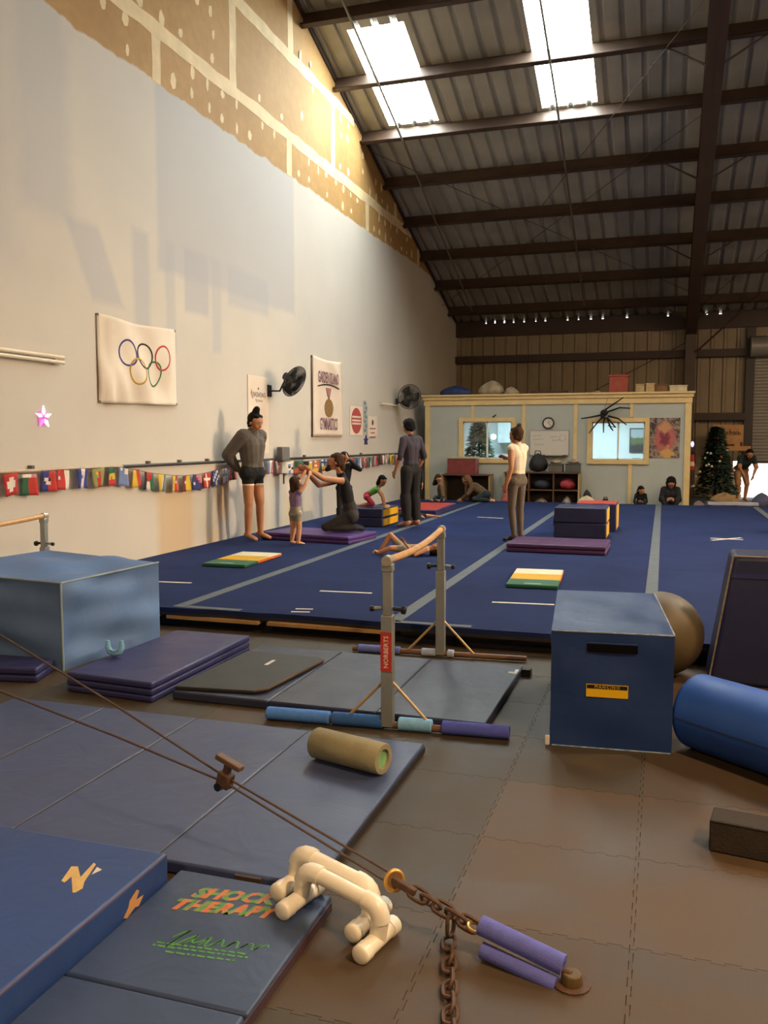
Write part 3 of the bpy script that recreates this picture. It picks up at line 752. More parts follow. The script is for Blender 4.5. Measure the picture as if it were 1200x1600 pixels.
p = at_z(180, 1026, .127)
o = thing('foam_cutoff', 'light blue U-shaped cut of foam noodle on the navy folded mat', 'foam piece', (p.x, p.y, .127), 0.3)
path = [(-.045, 0, .11), (-.047, 0, .07), (-.035, 0, .036), (0, 0, .024), (.035, 0, .036), (.047, 0, .07), (.045, 0, .11)]
MB().tube(path, 0.02, 10, rs=[.012, .018, .021, .023, .021, .018, .012]).build('noodle', mat('foam_sky', '#7fb4d8', 0.9, .08, 30), o, smooth=60)
MB().tube([(-.03, -.019, .05), (0, -.023, .035), (.03, -.019, .05)], .006, 6).build('cut_groove', mat('foam_core', '#5a93bd', .9), o)
# long dark mat under the low bar, four panels
o = thing('panel_mat', 'long slate navy mat lying under the low wooden bar', 'mat', (-1.82, 5.1, 0), 0, 'navy mats on the rubber floor')
xs = [-2.80, -2.16, -1.50, -0.87]
for a, c in zip(xs, xs[1:]): slab('panel', vinyl('night_vinyl', '#2b3046'), o, [(a + .001, 4.47), (c - .001, 4.47), (c - .001 + (0.01 if c > -1 else 0), 5.70), (a + .001, 5.70)], 0.0, 0.052, 0.01)
MB().box(-0.93, -0.885, 5.50, 5.535, 0.0525, 0.0535).build('white_scrap', m_tape, wp=o); MB().box(-0.895, -0.872, 5.49, 5.60, 0.0525, 0.0535).build('white_scrap', m_tape, wp=o)
MB().box(-0.858, -0.80, 5.62, 5.68, 0.0, 0.05).build('corner_hinge', m_black, wp=o)
o = thing('rubber_mat', 'worn black rubber mat overlapping the slate navy mat', 'mat', (-2.5, 4.95, .053), 0)
MB().prism([(-2.80, 4.50), (-2.30, 4.56), (-2.24, 4.62), (-2.17, 5.36), (-2.22, 5.42), (-2.78, 5.44)], 0.054, 0.074, 'z').build('sheet', mat('worn_rubber', '#23221f', .6, .3, 5), wp=o, bevel=.004)
MB().tube([(-2.30, 4.56, .072), (-2.24, 4.62, .072), (-2.17, 5.36, .072)], .008, 6).build('frayed_edge', mat('rubber_edge', '#5a4632', .9), wp=o)
MB().box(-2.50, -2.475, 5.12, 5.25, .0745, .0755).build('tape_scrap', m_tape, wp=o)
# landing mat: four panels
o = thing('landing_mat', 'wide dark slate landing mat crossed by the steel cables', 'mat', (-2.3, 3.35, 0), 0, 'landing mats')
xs = [-3.62, -2.99, -2.40, -1.74, -1.105]
for a, c in zip(xs, xs[1:]): slab('panel', V_SLATE, o, [(a + .001, 2.625), (c - .001, 2.625), (c - .001, 4.08), (a + .001, 4.08)], 0.0, 0.05, 0.010)
MB().box(-1.1045, -1.098, 2.66, 4.06, .012, .040).build('side_strip', mat('side_black', '#1b1614', .95), wp=o)  # near-black strip along the mat's right side
for xx in xs[1:4]: MB().box(xx - .003, xx + .003, 2.64, 4.07, .0495, .0508).build('fold_crease', mat('crease_grey', '#5c5e62', .7), wp=o)
MB().box(-1.40, -1.30, 2.612, 2.6245, .006, .045).build('repair_patch', mat('patch_brown', '#3a2c22', .8), wp=o)
# narrow mat with printed words
o = thing('panel_mat', 'dark mat printed with orange and green words SHOCK THERAPY', 'mat', (-1.3, 1.9, 0), 0, 'landing mats')
V_PRINT = vinyl('charcoal_vinyl', '#344362')
for a, c in ((1.955, 2.585), (1.32, 1.95)): slab('panel', V_PRINT, o, [(-1.60, a), (-1.015, a), (-1.02, c), (-1.60, c)], 0.0, 0.05, 0.010)
MB().box(-1.0185, -1.012, 1.34, 2.56, .010, .04).build('side_strip', mat('welt_plum', '#3d2a35', .7), wp=o)
def shock_mat():
    m = bpy.data.materials.new('shock_print'); t = NT(m); v = t.coord('Object'); sp = t.new('ShaderNodeSeparateXYZ'); t.link(v, sp.inputs[0])
    fr = t.math('FRACT', t.math('ADD', t.math('MULTIPLY', sp.outputs[0], 1 / 0.050), t.math('MULTIPLY', sp.outputs[1], -6)))
    c = t.mix(t.rng(fr, 0.35, 0.6), lin('#c0603a'), lin('#3f8a45')); c = t.mix(t.rng(t.noise(v, 30), .4, .7, 0, .5), c, lin('#a8924a'))
    t.link(c, t.b.inputs['Base Color']); t.b.inputs['Roughness'].default_value = .6; return m
m_shock = shock_mat()
for body, x, y, sx in (('SHOCK', -1.335, 2.475, 1.0), ('THERAPY', -1.335, 2.395, 1.0)):
    tt = text(None, body, 0.082, (x, y, .0507), (0, 0, 0.14), m_shock, 'printed_word', shear=0.35, sx=1.0, offset=0.0055, extrude=.0004); into(tt, o)
def scribble(pts, w, z, m, name, wp, M=None):
    b = MB(); n = len(pts); L = []; R_ = []
    for i, p in enumerate(pts):
        a = Vector(pts[max(0, i - 1)]); c = Vector(pts[min(n - 1, i + 1)]); d = (c - a).normalized() if (c - a).length else Vector((1, 0)); nn = Vector((-d.y, d.x)) * w / 2
        L.append(Vector(p) + nn); R_.append(Vector(p) - nn)
    vs = [(*q, z) for q in L] + [(*q, z) for q in R_]
    b._add(vs, [[i, i + 1, n + i + 1, n + i] for i in range(n - 1)]); return b.build(name, m, wp=wp, solid=.0004)
m_gprint = mat('green_print', '#4c8a3f', .6, .2, 40)
sg = []
for i in range(90):
    k = i / 89; x = -1.40 + .285 * k; y = 2.205 + .035 * k + (0.030 if k < .25 else .018) * math.sin(i * 0.95) * (1.6 if k < .15 or .33 < k < .45 else 1); sg.append((x + 0.010 * math.sin(i * .5) + .35 * (y - 2.2), y))
scribble(sg, .0055, .0508, m_gprint, 'printed_signature', o)
for j, (xa, xb, y) in enumerate(((-1.43, -1.14, 2.165), (-1.435, -1.13, 2.148), (-1.38, -1.16, 2.131))):
    b = MB(); x = xa; r = random.Random(j)
    while x < xb:
        w = r.uniform(.008, .03); yy = y + (x - xa) * .10; b.box(x, min(x + w, xb), yy, yy + .008, .0503, .0509); x += w + .006
    tag(b.build('small_print', m_gprint, wp=o), kind='stuff')
# thick blue mat with masking tape marks
o = thing('crash_mat', 'thick blue vinyl mat marked with zigzag strips of masking tape', 'mat', (-2.6, 1.9, 0), 0, 'landing mats')
slab('body', V_BLUE, o, [(-3.7, 1.0), (-1.605, 1.0), (-1.605, 2.515), (-3.7, 2.50)], 0.0, 0.142, 0.012)
MB().tube([(-1.606, 1.02, .139), (-1.606, 2.50, .139)], .004, 6).build('edge_seam', mat('seam_mauve', '#5a4f66', .7), wp=o)
m_mask = mat('masking_tape', '#c9a868', .7, .1, 30)
zt = lambda q: [tuple(at_z(60 + x / 6, 1320 + y / 6, .142)[:2]) for x, y in q]
MB().prism(zt([(215, 340), (310, 205), (370, 205), (395, 305), (520, 170), (540, 185), (430, 350), (415, 410), (345, 450), (320, 450), (310, 300), (245, 355)]), .1422, .1432, 'z').build('tape_mark', m_mask, wp=o)
MB().prism(zt([(500, 280), (550, 210), (595, 235)]), .1422, .143, 'z').build('tape_mark', m_tape, wp=o)
zs = lambda q: [tuple(at_x(60 + x / 6, 1320 + y / 6, -1.604)[1:]) for x, y in q]
MB().prism(zs([(800, 690), (845, 590), (855, 530), (925, 420), (945, 430), (915, 520), (985, 470), (940, 575), (905, 585), (830, 690)]), -1.605, -1.6035, 'x').build('tape_mark', mat('masking_orange', '#b98a55', .7), wp=o)

# tan foam roller
p, q = at_z(499, 1161, .125), at_z(594, 1185, .125); d = (q - p).normalized()
o = thing('foam_roller', 'tan foam roller with green core lying on the slate landing mat', 'roller', ((p.x + q.x) / 2, (p.y + q.y) / 2, .05))
m_tan2 = mat('tan_foam', '#8a8468', .85, .1, 12, bump=.2)
b = MB(); N = 28
def rring(c, r): 
    s = Vector((-d.y, d.x, 0)); return [c + (s * math.cos(2 * PI * i / N) + Vector((0, 0, 1)) * math.sin(2 * PI * i / N)) * r for i in range(N)]
p0, q0 = p - d * .02, q + d * .02
rings = [rring(p0, .045), rring(p0, .068), rring(p0 + d * .006, .073), rring(q0 - d * .006, .073), rring(q0, .068), rring(q0, .045), rring(q0 - d * .02, .043), rring(p0 + d * .02, .043)]
vs = [v for r_ in rings for v in r_]; fs = []
for j in range(8): fs += [[j * N + i, j * N + (i + 1) % N, ((j + 1) % 8) * N + (i + 1) % N, ((j + 1) % 8) * N + i] for i in range(N)]
b._add(vs, fs); b.build('foam_tube', m_tan2, wp=o, smooth=50)
MB().cyl(p0 + d * .015, q0 - d * .012, .0428, n=24).build('core', mat('green_core', '#7fae78', .8, .2, 20), wp=o)

# white PVC parallettes, one nested beside the other, resting half on the printed mat
m_pvc = mat('white_pvc', '#e4dfd0', .35, .06, 8)
def parallette(label, c, rz, tilt, z):
    o = thing('parallette', label, 'parallette', (c[0], c[1], z), 0, 'white pipe parallettes', rot=(0, tilt, rz))
    L, H, R_ = .150, .105, .0275
    e = .045
    path = [(-L, 0, .03)] + [(-L, 0, H + .03 - e)] + [(-L + e - e * math.cos(a), 0, H + .03 - e + e * math.sin(a)) for a in (0.4, .8, 1.2)] + [(-L + e, 0, H + .03)]
    path += [(-x, y, zz) for x, y, zz in reversed(path)]
    MB().tube([path[5], path[6]], R_ * .94, 16).build('rail', m_pvc, o, smooth=50)
    for s in (-1, 1):
        seg = [(s * -x if s > 0 else x, y, zz) for x, y, zz in path[1:6]]
        MB().tube(seg + [(seg[-1][0] - s * .02, 0, seg[-1][2])], R_ * 1.12, 16).build('elbow', m_pvc, o, smooth=50)
        MB().cyl((s * L, 0, .03), (s * L, 0, H + .03 - e + .005), R_, n=16).build('leg', m_pvc, o, smooth=50)
        MB().cyl((s * L, -.085, .0275), (s * L, .085, .0275), R_, n=16).build('foot', m_pvc, o, smooth=50)
        for t_ in (-1, 1):
            b = MB(); b.cyl((s * L, t_ * .062, .0275), (s * L, t_ * .098, .0275), R_ * 1.1, n=16); b.sphere((s * L, t_ * .098, .0275), R_ * 1.09, 16, 8, (1, .35, 1)); b.build('end_cap', m_pvc, o, smooth=50)
    return o
PR = -0.235; ca, sa = math.cos(PR), math.sin(PR)
tilt = 0.165
cA = Vector((-0.955, 2.46))
parallette('white pipe parallette with one foot on the bare rubber, outer of the pair', cA, PR, tilt, .026)
cB = cA + Vector((ca, sa)) * -.075 + Vector((-sa, ca)) * .068
parallette('white pipe parallette nested behind the other, nearer the printed words', cB, PR, tilt, .036)

# ---------------------------------------------------------------- guy cable, chain and padded turnbuckle
AN = at_z(893, 1538, 0.0)
pn = Vector((0.22, 1.0, 0)).normalized()                     # upright plane through the anchor
def on_guy(x, y):
    d = _ray(x, y); return CAM + d * ((AN - CAM).dot(pn) / d.dot(pn))
m_rust = mat('rusty_steel', '#4d3526', .7, .3, 40); m_cable = mat('steel_cable', '#4b3a30', .6, .2, 60)
K = on_guy(352, 1218); PU = on_guy(616, 1376)
o = thing('guy_cable', 'pair of rusty steel guy cables joined by a clamp above the landing mat', 'cable', (PU.x, PU.y, 0))
up0, lo0 = on_guy(-260, 872), on_guy(-260, 956)
dd = Vector((0, 0, .011))
MB().tube([up0, on_guy(0, 992), on_guy(180, 1102), K + dd, PU + dd * 1.7], .0045, 6).build('cable', m_cable, wp=o, smooth=60)
MB().tube([lo0, on_guy(0, 1080), on_guy(180, 1150), K - dd, PU - dd * 1.7], .0045, 6).build('cable', m_cable, wp=o, smooth=60)
du = (PU - K).normalized(); dn = du.cross(pn).normalized(); dn = dn if dn.z > 0 else -dn
Mx = Matrix.Translation(K) @ Matrix((du, pn, dn)).transposed().to_4x4()
b = MB(); b.box(-.028, .028, -.02, .02, -.028, .028, Mx); b.build('clamp_body', m_rust, wp=o, bevel=.006)
MB().box(-.012, .012, -.012, .012, .028, .062, Mx).build('clamp_stem', m_rust, wp=o, bevel=.003)
MB().box(-.055, .06, -.016, .016, .062, .082, Mx).build('clamp_bar', mat('clamp_brown', '#5e4836', .6, .2), wp=o, bevel=.004)
MB().cyl(Mx @ Vector((-.012, -.024, -.03)), Mx @ Vector((-.012, .024, -.03)), .016, n=8).build('clamp_bolt', m_blackp, wp=o)
o2 = thing('pulley', 'brass coloured pulley wheel joining the guy cables to the chain', 'pulley', (PU.x, PU.y, 0))
qd = (AN - PU).normalized(); fac = (CAM - PU).normalized(); ax = (fac * .75 + qd * .5).normalized()
qq = ax.to_track_quat('Z', 'Y').to_matrix()
MB().torus(PU, .030, .008, qq, 24, 8).build('wheel_rim', mat('brass', '#c89a55', .35, .1, metal=.6), wp=o2, smooth=60)
MB().cyl(PU - ax * .006, PU + ax * .006, .024, n=20).build('wheel_disc', mat('dull_brass', '#7a5c3a', .5, .2, metal=.3), wp=o2)
MB().box(-.012, .075, -.010, .010, -.012, .012, Matrix.Translation(PU + ax * .01) @ Matrix((qd, pn, qd.cross(pn))).transposed().to_4x4()).build('shackle', m_rust, wp=o2, bevel=.003)
def link_mesh(parent, m, L=.072, W=.042, r=.0065):
    pts = []
    for i in range(16):
        a = 2 * PI * i / 16; ex = (L - W) / 2
        pts.append((math.copysign(ex, math.cos(a)) * (1 if abs(math.cos(a)) > .01 else 0) + W / 2 * math.cos(a), W / 2 * math.sin(a), 0))
    return MB().tube(pts, r, 6, True).build('chain_link', m, parent, smooth=60)
CH0, CH1 = PU + qd * .07, on_guy(742, 1449)
ch = thing('chain', 'rusty link chain running from the pulley to the padded turnbuckle', 'chain', (CH0.x, CH0.y, 0))
lk = link_mesh(ch, m_rust); n = 5; dirc = (CH1 - CH0).normalized(); step = (CH1 - CH0).length / n
def place_link(o, p, d, roll, par):
    q = d.to_track_quat('X', 'Z').to_matrix().to_4x4() @ Matrix.Rotation(roll, 4, 'X')
    o.parent = par; o.matrix_basis = Matrix.Translation(Vector(p) - par.location) @ q
for i in range(n):
    c = lk if i == 0 else lk.copy()
    if i: COL.objects.link(c)
    place_link(c, CH0 + dirc * step * (i + .5), dirc, (PI / 2 * (i % 2)) + .5, ch); c.scale = (max(1, step / .058), 1, 1)
HC = CH0.lerp(CH1, 0.62)
ch2 = thing('chain', 'loose end of rusty chain hanging down to the rubber floor', 'chain', (HC.x, HC.y, 0))
lk2 = None; pos = Vector((HC.x, HC.y, HC.z - .035)); i = 0; dr_ = Vector((0, 0, -1))
while pos.y > 1.9 and i < 18:
    c = lk.copy(); COL.objects.link(c)
    if pos.z > .05: d_ = Vector((0.0, 0, -1))
    else: d_ = Vector((-.49 - HC.x, 2.10 - HC.y, 0)).normalized(); pos.z = .009 + .008 * (i % 2)
    place_link(c, pos, d_, (PI / 2 * (i % 2)) + .3 if pos.z > .05 else (0.25 if i % 2 else 1.1) , ch2); c.scale = (1, 1, 1)
    nxt = pos + d_ * .056
    if nxt.z < .03 and pos.z > .05: nxt = Vector((pos.x, pos.y - .02, .012))
    pos = nxt; i += 1
tb = thing('turnbuckle', 'turnbuckle padded with a split purple blue foam noodle, bolted to the floor', 'turnbuckle', (AN.x, AN.y, 0))
T0 = CH1; dt = (AN + Vector((0, 0, .03)) - T0).normalized(); TL = (AN - T0).length
MB().tube([T0 + dt * .02, AN + Vector((0, 0, .03))], .010, 8).build('rod', m_rust, wp=tb, smooth=60)
for s in (-1, 1): MB().tube([T0 + dt * .07 + pn * .014 * s, T0 + dt * (TL - .06) + pn * .014 * s], .006, 6).build('body_bar', mat('turnbuckle_steel', '#7a6048', .5, .2), wp=tb)
MB().torus(T0 + dt * .0, .022, .006, dn.to_track_quat('Z', 'Y').to_matrix()).build('hook', mat('brass', '#c89a55'), wp=tb, smooth=60)
MB().cyl((AN.x, AN.y, 0), (AN.x, AN.y, .035), .035, .028, 10).build('anchor_nut', mat('nut_brass', '#5c4a2c', .6, .2, metal=.3), wp=tb, bevel=.004)
MB().cyl((AN.x, AN.y, 0.0), (AN.x, AN.y, .006), .055, n=16).build('anchor_plate', m_rust, wp=tb)
def split_noodle(a, c, R1, R2, a0, a1, nm):
    """foam tube with a slot: annulus sector swept from a to c"""
    d = (c - a).normalized(); u = d.cross(pn).normalized(); u = u if u.z > 0 else -u; v = d.cross(u); b = MB(); n = 14; vs = []; fs = []
    for P in (a, c):
        for R_ in (R1, R2):
            for i in range(n + 1):
                th = a0 + (a1 - a0) * i / n; vs.append(P + (u * math.cos(th) + v * math.sin(th)) * R_)
    k = n + 1; I = lambda e, rr, i: e * 2 * k + rr * k + i
    for i in range(n):
        fs += [[I(0, 0, i), I(0, 0, i + 1), I(1, 0, i + 1), I(1, 0, i)], [I(0, 1, i), I(1, 1, i), I(1, 1, i + 1), I(0, 1, i + 1)], [I(0, 0, i), I(0, 1, i), I(0, 1, i + 1), I(0, 0, i + 1)], [I(1, 0, i), I(1, 0, i + 1), I(1, 1, i + 1), I(1, 1, i)]]
    for i in (0, n): fs.append([I(0, 0, i), I(1, 0, i), I(1, 1, i), I(0, 1, i)])
    b._add(vs, fs); return b.build(nm, mat('foam_violet', '#5b62b4', .9, .1, 30, bump=.3, bscale=200), wp=tb, smooth=50)
vdir = dt.cross(dn)
sgn = 1 if vdir.dot(CAM - T0) > 0 else -1
c0 = T0 + dt * .015; c1 = T0 + dt * (TL - .035)
off = dn * .016
split_noodle(c0 + off, c1 + off, .012, .030, -2.3, 2.3, 'foam_noodle')
split_noodle(c0 - dn * .045 + dt * .03 + pn * -.02, c1 - dn * .034 - pn * .03, .010, .024, -2.9, 2.9, 'foam_noodle')

# ---------------------------------------------------------------- right hand group
cx, cy, rz = -0.275, 5.01, math.radians(5.2)
quad = rect(cx, cy, .60, 1.20, rz)
cb = drape_block('foam_block', 'navy blue vinyl block with hand slot and yellow label on its end', 'foam block', quad, .605, V_CUBE, amp=.004, sub=12)
Mc = Matrix.Translation((cx, cy, 0)) @ Matrix.Rotation(rz, 4, 'Z')
MB().box(-.12, .125, -.612, -.596, .505, .548, Mc).build('hand_slot', mat('slot_black', '#08080a', .9, 0, spec=.1), wp=cb, bevel=.004)  # raised black box; its colour stands in for the dark of the recess
MB().tube([Mc @ Vector((-.12, -.608, .55)), Mc @ Vector((.125, -.608, .55))], .005, 6).build('slot_flap', V_CUBE, wp=cb)
yl = MB().box(-.123, .083, -.6065, -.6035, .272, .338, Mc).build('yellow_label', mat('label_yellow', '#d8ae10', .5, .05), wp=cb)
MB().box(-.119, .079, -.6085, -.606, .316, .335, Mc).build('black_band', m_blackp, yl)
tt = text(None, 'MANCINO', .022, Mc @ Vector((-.02, -.6092, .3255)), (PI / 2, 0, rz), mat('label_yellow', '#d8ae10'), space=1.3); tt.parent = yl
for a, c in (((-.298, -.6), (.298, -.6)), ((.299, -.6), (.299, .6))):
    MB().tube([Mc @ Vector((a[0], a[1], .604)), Mc @ Vector((c[0], c[1], .604))], .005, 6).build('edge_seam', mat('worn_welt', '#7f93a8', .7, .4, 30), wp=cb)
MB().tube([Mc @ Vector((-.29, -.602, .004)), Mc @ Vector((.295, -.602, .004))], .004, 6).build('edge_seam', mat('worn_welt', '#7f93a8'), wp=cb)
MB().box(-.325, -.302, -.612, -.600, .005, .055, Mc).build('white_tag', m_tape, wp=cb, bevel=.004)
o = thing('exercise_ball', 'tan grey exercise ball with white plug behind the navy block', 'ball', (0.01, 5.965, 0))
MB().sphere((0, 0, .28), .28, 32, 20).build('shell', mat('ball_tan', '#5a4e36', .55, .06, 4), o, smooth=90)
pv = (CAM + Vector((0, .6, 1.5)) - Vector((.01, 5.965, .28))).normalized()
MB().cyl(Vector((0, 0, .28)) + pv * .273, Vector((0, 0, .28)) + pv * .284, .014, n=12).build('plug', m_tape, o)
o = thing('trapezoid_block', 'tall dark navy vinyl vault block with slanted side', 'foam block', (0.95, 6.0, 0))
b = MB(); b.prism([(.31, 0), (1.75, 0), (1.62, .84), (.44, .84)], 5.82, 6.22, 'y'); b.build('body', V_NAVYD, wp=o, bevel=.03, seg=3)
MB().prism([(.432, .70), (1.64, .70), (1.632, .73), (.436, .73)], 5.812, 5.82, 'y').build('stitched_band', V_NAVY, wp=o)
MB().tube([(.315, 5.825, .02), (.437, 5.825, .835)], .006, 6).build('edge_seam', mat('worn_welt2', '#8a8070', .7, .3, 30), wp=o)
MB().tube([(.44, 5.825, .838), (1.6, 5.825, .838)], .005, 6).build('edge_seam', mat('worn_welt2', '#8a8070'), wp=o)
p, q = at_z(1086, 1052, .38), at_z(1200, 1083, .38); d = Vector((q.x - p.x, q.y - p.y, 0)).normalized()
a = Vector((p.x, p.y, .19)); c = a + d * 1.25
o = thing('bolster', 'bright blue vinyl bolster lying beside the navy block', 'bolster', ((a.x + c.x) / 2, (a.y + c.y) / 2, 0))
MB().cyl(a, c, .19, n=40).build('body', vinyl('bright_blue_vinyl', '#2450a8', .5, .1), wp=o, bevel=.03, seg=4)
MB().tube([a + d * .02 + Vector((0, 0, 0)) + (Vector((d.y, -d.x, 0)) * .189 if Vector((d.y, -d.x, 0)).y < 0 else Vector((-d.y, d.x, 0)) * .189), c + (Vector((d.y, -d.x, 0)) * .189 if Vector((d.y, -d.x, 0)).y < 0 else Vector((-d.y, d.x, 0)) * .189)], .003, 5).build('seam', V_NAVYD, wp=o)
p, q = at_z(1107, 1330, 0), at_z(1200, 1349, 0); d = Vector((q.x - p.x, q.y - p.y, 0)).normalized(); n_ = Vector((-d.y, d.x, 0))
quad = [p, p + d * .62, p + d * .62 + n_ * .14, p + n_ * .14]
o = thing('foam_beam', 'short charcoal foam beam lying alone on the brown rubber floor', 'foam block', (p.x + .3, p.y, 0))
slab('body', mat('charcoal_foam', '#2d251e', .95, .2, 12, bump=.4, bscale=120), o, [tuple(k[:2]) for k in quad], 0, .125, .008)
MB().tube([(p.x, p.y, .122), tuple((p + d * .62)[:2]) + (.122,)], .003, 5).build('edge_seam', m_black, wp=o)

# ================================================================== THINGS ON THE LEFT WALL
FX = WX + 0.012
def wall_panel(name, label, cat, y0, y1, z0, z1, m, th=0.006, group=None, part='sheet'):
    o = thing(name, label, cat, (WX, (y0 + y1) / 2, z0), 0, group)
    MB().box(WX + 0.004, WX + 0.004 + th, y0, y1, z0, z1).build(part, m, wp=o)
    return o
m_cloth = mat('white_cloth', '#ded2c0', .85, .05, 3)
# flag with five rings: slack cloth
y0, y1, z0, z1 = 8.0, 9.57, 1.965, 2.93
o = thing('ring_flag', 'white cloth flag with five interlocking coloured rings pinned to the wall', 'flag', (WX, (y0 + y1) / 2, z0))
def cl(u, v, lift=0.0):
    sag = 0.05 * math.sin(PI * u) * v * v * (1 - .5 * u)
    r_ = math.hypot(u - 0.05, (1 - v))
    w = 0.018 * math.sin(9 * r_ + 1.2) * min(1, r_ * 1.6) * (0.4 + .6 * (1 - v)) + 0.016 * math.sin(5 * (u - .95) ** 2 * 4 + 6 * (1 - v) ** 1.5) * (1 - v) * .8 + .008 * math.sin(14 * u + 5 * v)
    e = min(1, 9 * min(u, 1 - u) + .0) * 1.0
    return Vector((WX + 0.016 + .05 * e + 1.5 * w * (0.1 + .9 * e) + lift, y0 + (y1 - y0) * u, z0 + (z1 - z0) * v - sag + (.03 * (1 - v) * (u))))
MB().grid(cl, 36, 28).build('cloth', m_cloth, wp=o, smooth=80, solid=.003)
W_, H_ = y1 - y0, z1 - z0
for u, v, col, nm in ((.31, .615, '#3c3f86', 'blue_ring'), (.52, .60, '#1c1c1e', 'black_ring'), (.745, .60, '#c23a3e', 'red_ring'), (.42, .40, '#c69a3c', 'yellow_ring'), (.645, .385, '#2f7a4c', 'green_ring')):
    b = MB(); n = 40; R_, wd = .150, .011
    def rp(i, rr): a = 2 * PI * i / n; return cl(u + rr * math.cos(a) / W_, v + rr * math.sin(a) / H_, .0045)
    vs = [rp(i, R_ - wd) for i in range(n)] + [rp(i, R_ + wd) for i in range(n)]
    b._add(vs, [[i, (i + 1) % n, n + (i + 1) % n, n + i] for i in range(n)])
    b.build(nm, mat('ring_' + col[1:], col, .8, .05), wp=o, smooth=80, solid=.002)
for u, v in ((0, 1), (1, 1), (0, 0), (1, 0)):
    p = cl(u * .98 + .01, v * .97 + .015); MB().cyl((WX + .001, p.y, p.z), (p.x + .006, p.y, p.z), .016, n=8).build('grommet', mat('grommet', '#6d6a60', .4, metal=.5), wp=o)
# LED star
p = at_x(66, 652, WX)
o = thing('star_light', 'glowing pink star light of five petals on the wall', 'star light', (WX, p.y, p.z))
m_led = mat('pink_glow', '#ff7ae0', .5, 0, emit=0.9, emitcol=(1.0, .30, .85)); m_ledw = mat('white_glow', '#ffe6ff', .5, 0, emit=1.5, emitcol=(1.0, .78, 1.0))
for k in range(5):
    a = PI / 2 + 2 * PI * k / 5; L = .115
    pt = lambda ang, rr: (p.y + rr * math.cos(ang), p.z + rr * math.sin(ang))
    MB().prism([pt(a, .022), pt(a + .36, .058), pt(a, L), pt(a - .36, .058)], WX + .01, WX + .026, 'x').build('petal', m_ledw if k not in (2,) else m_led, wp=o)
MB().cyl((WX + .001, p.y, p.z), (WX + .009, p.y, p.z), .085, n=5).build('backing', mat('pink_dim', '#c060b0', .5, 0, emit=.25, emitcol=(1.0, .25, .8)), wp=o)
# pale rail high on the wall
p, q = at_x(-40, 550, WX), at_x(93, 562, WX)
o = thing('wall_rail', 'white double rail fixed high on the wall beside the ring flag', 'rail', (WX, (p.y + q.y) / 2, 2.3))
for dz in (0, .05): MB().cyl((WX + .05, p.y - 1, 2.345 + dz), (WX + .05, q.y, 2.345 + dz), .02, n=10).build('tube', mat('cream_enamel', '#d9ccb2', .4, .05), wp=o, smooth=50)
MB().box(WX + .001, WX + .045, q.y - .12, q.y - .08, 2.32, 2.42).build('bracket', mat('cream_enamel', '#d9ccb2'), wp=o)
p, q = at_x(592, 631, WX), at_x(617, 633, WX)
o = thing('wall_rail', 'short pale rail fixed on the wall beneath the fan by the office', 'rail', (WX, (p.y + q.y) / 2, p.z))
MB().cyl((WX + .06, p.y, p.z), (WX + .06, q.y, p.z), .025, n=10).build('tube', mat('cream_enamel', '#d9ccb2'), wp=o, smooth=50)
for yy in (p.y + .15, q.y - .15): MB().box(WX + .001, WX + .05, yy - .02, yy + .02, p.z - .03, p.z + .03).build('bracket', mat('grommet', '#6d6a60'), wp=o)
# pipe along the wall
o = thing('wall_pipe', 'long thin pipe running along the wall above the flags', 'pipe', (WX, 13, 1.26))
def zpipe(y): return 1.272 - .003 * (y - 6)
MB().tube([(WX + .045, 4, zpipe(4)), (WX + .045, 8.35, zpipe(8.35))], .018, 8).build('pale_pipe', mat('pale_pipe', '#b9a68a', .5), wp=o, smooth=60)
MB().tube([(WX + .045, 8.35, zpipe(8.35)), (WX + .045, 14, zpipe(14)), (WX + .045, 19.9, zpipe(19.9))], .02, 8).build('dark_pipe', mat('dark_pipe', '#3a3632', .5, .2), wp=o, smooth=60)
for y in (6.9, 8.9, 9.6, 10.3, 13.6, 16.5, 19.2): MB().box(WX + .001, WX + .05, y - .02, y + .02, zpipe(y) - .01, zpipe(y) + .05).build('pipe_clip', mat('grommet', '#6d6a60'), wp=o)
p = at_x(433, 712, WX)
o = thing('wall_box', 'small grey switch box on the wall pipe beside the standing woman', 'switch box', (WX, p.y, p.z - .1))
MB().box(WX + .06, WX + .16, p.y - .14, p.y + .14, p.z - .08, p.z + .14).build('case', mat('grey_box', '#6b6a68', .5), wp=o, bevel=.01)
MB().box(WX + .05, WX + .12, p.y - .08, p.y + .10, p.z - .28, p.z - .1).build('label_sheet', m_cloth, wp=o)
MB().cyl((WX + .09, p.y + .05, p.z - .45), (WX + .09, p.y + .05, p.z - .1), .012, n=6).build('cord', m_blackp, wp=o)

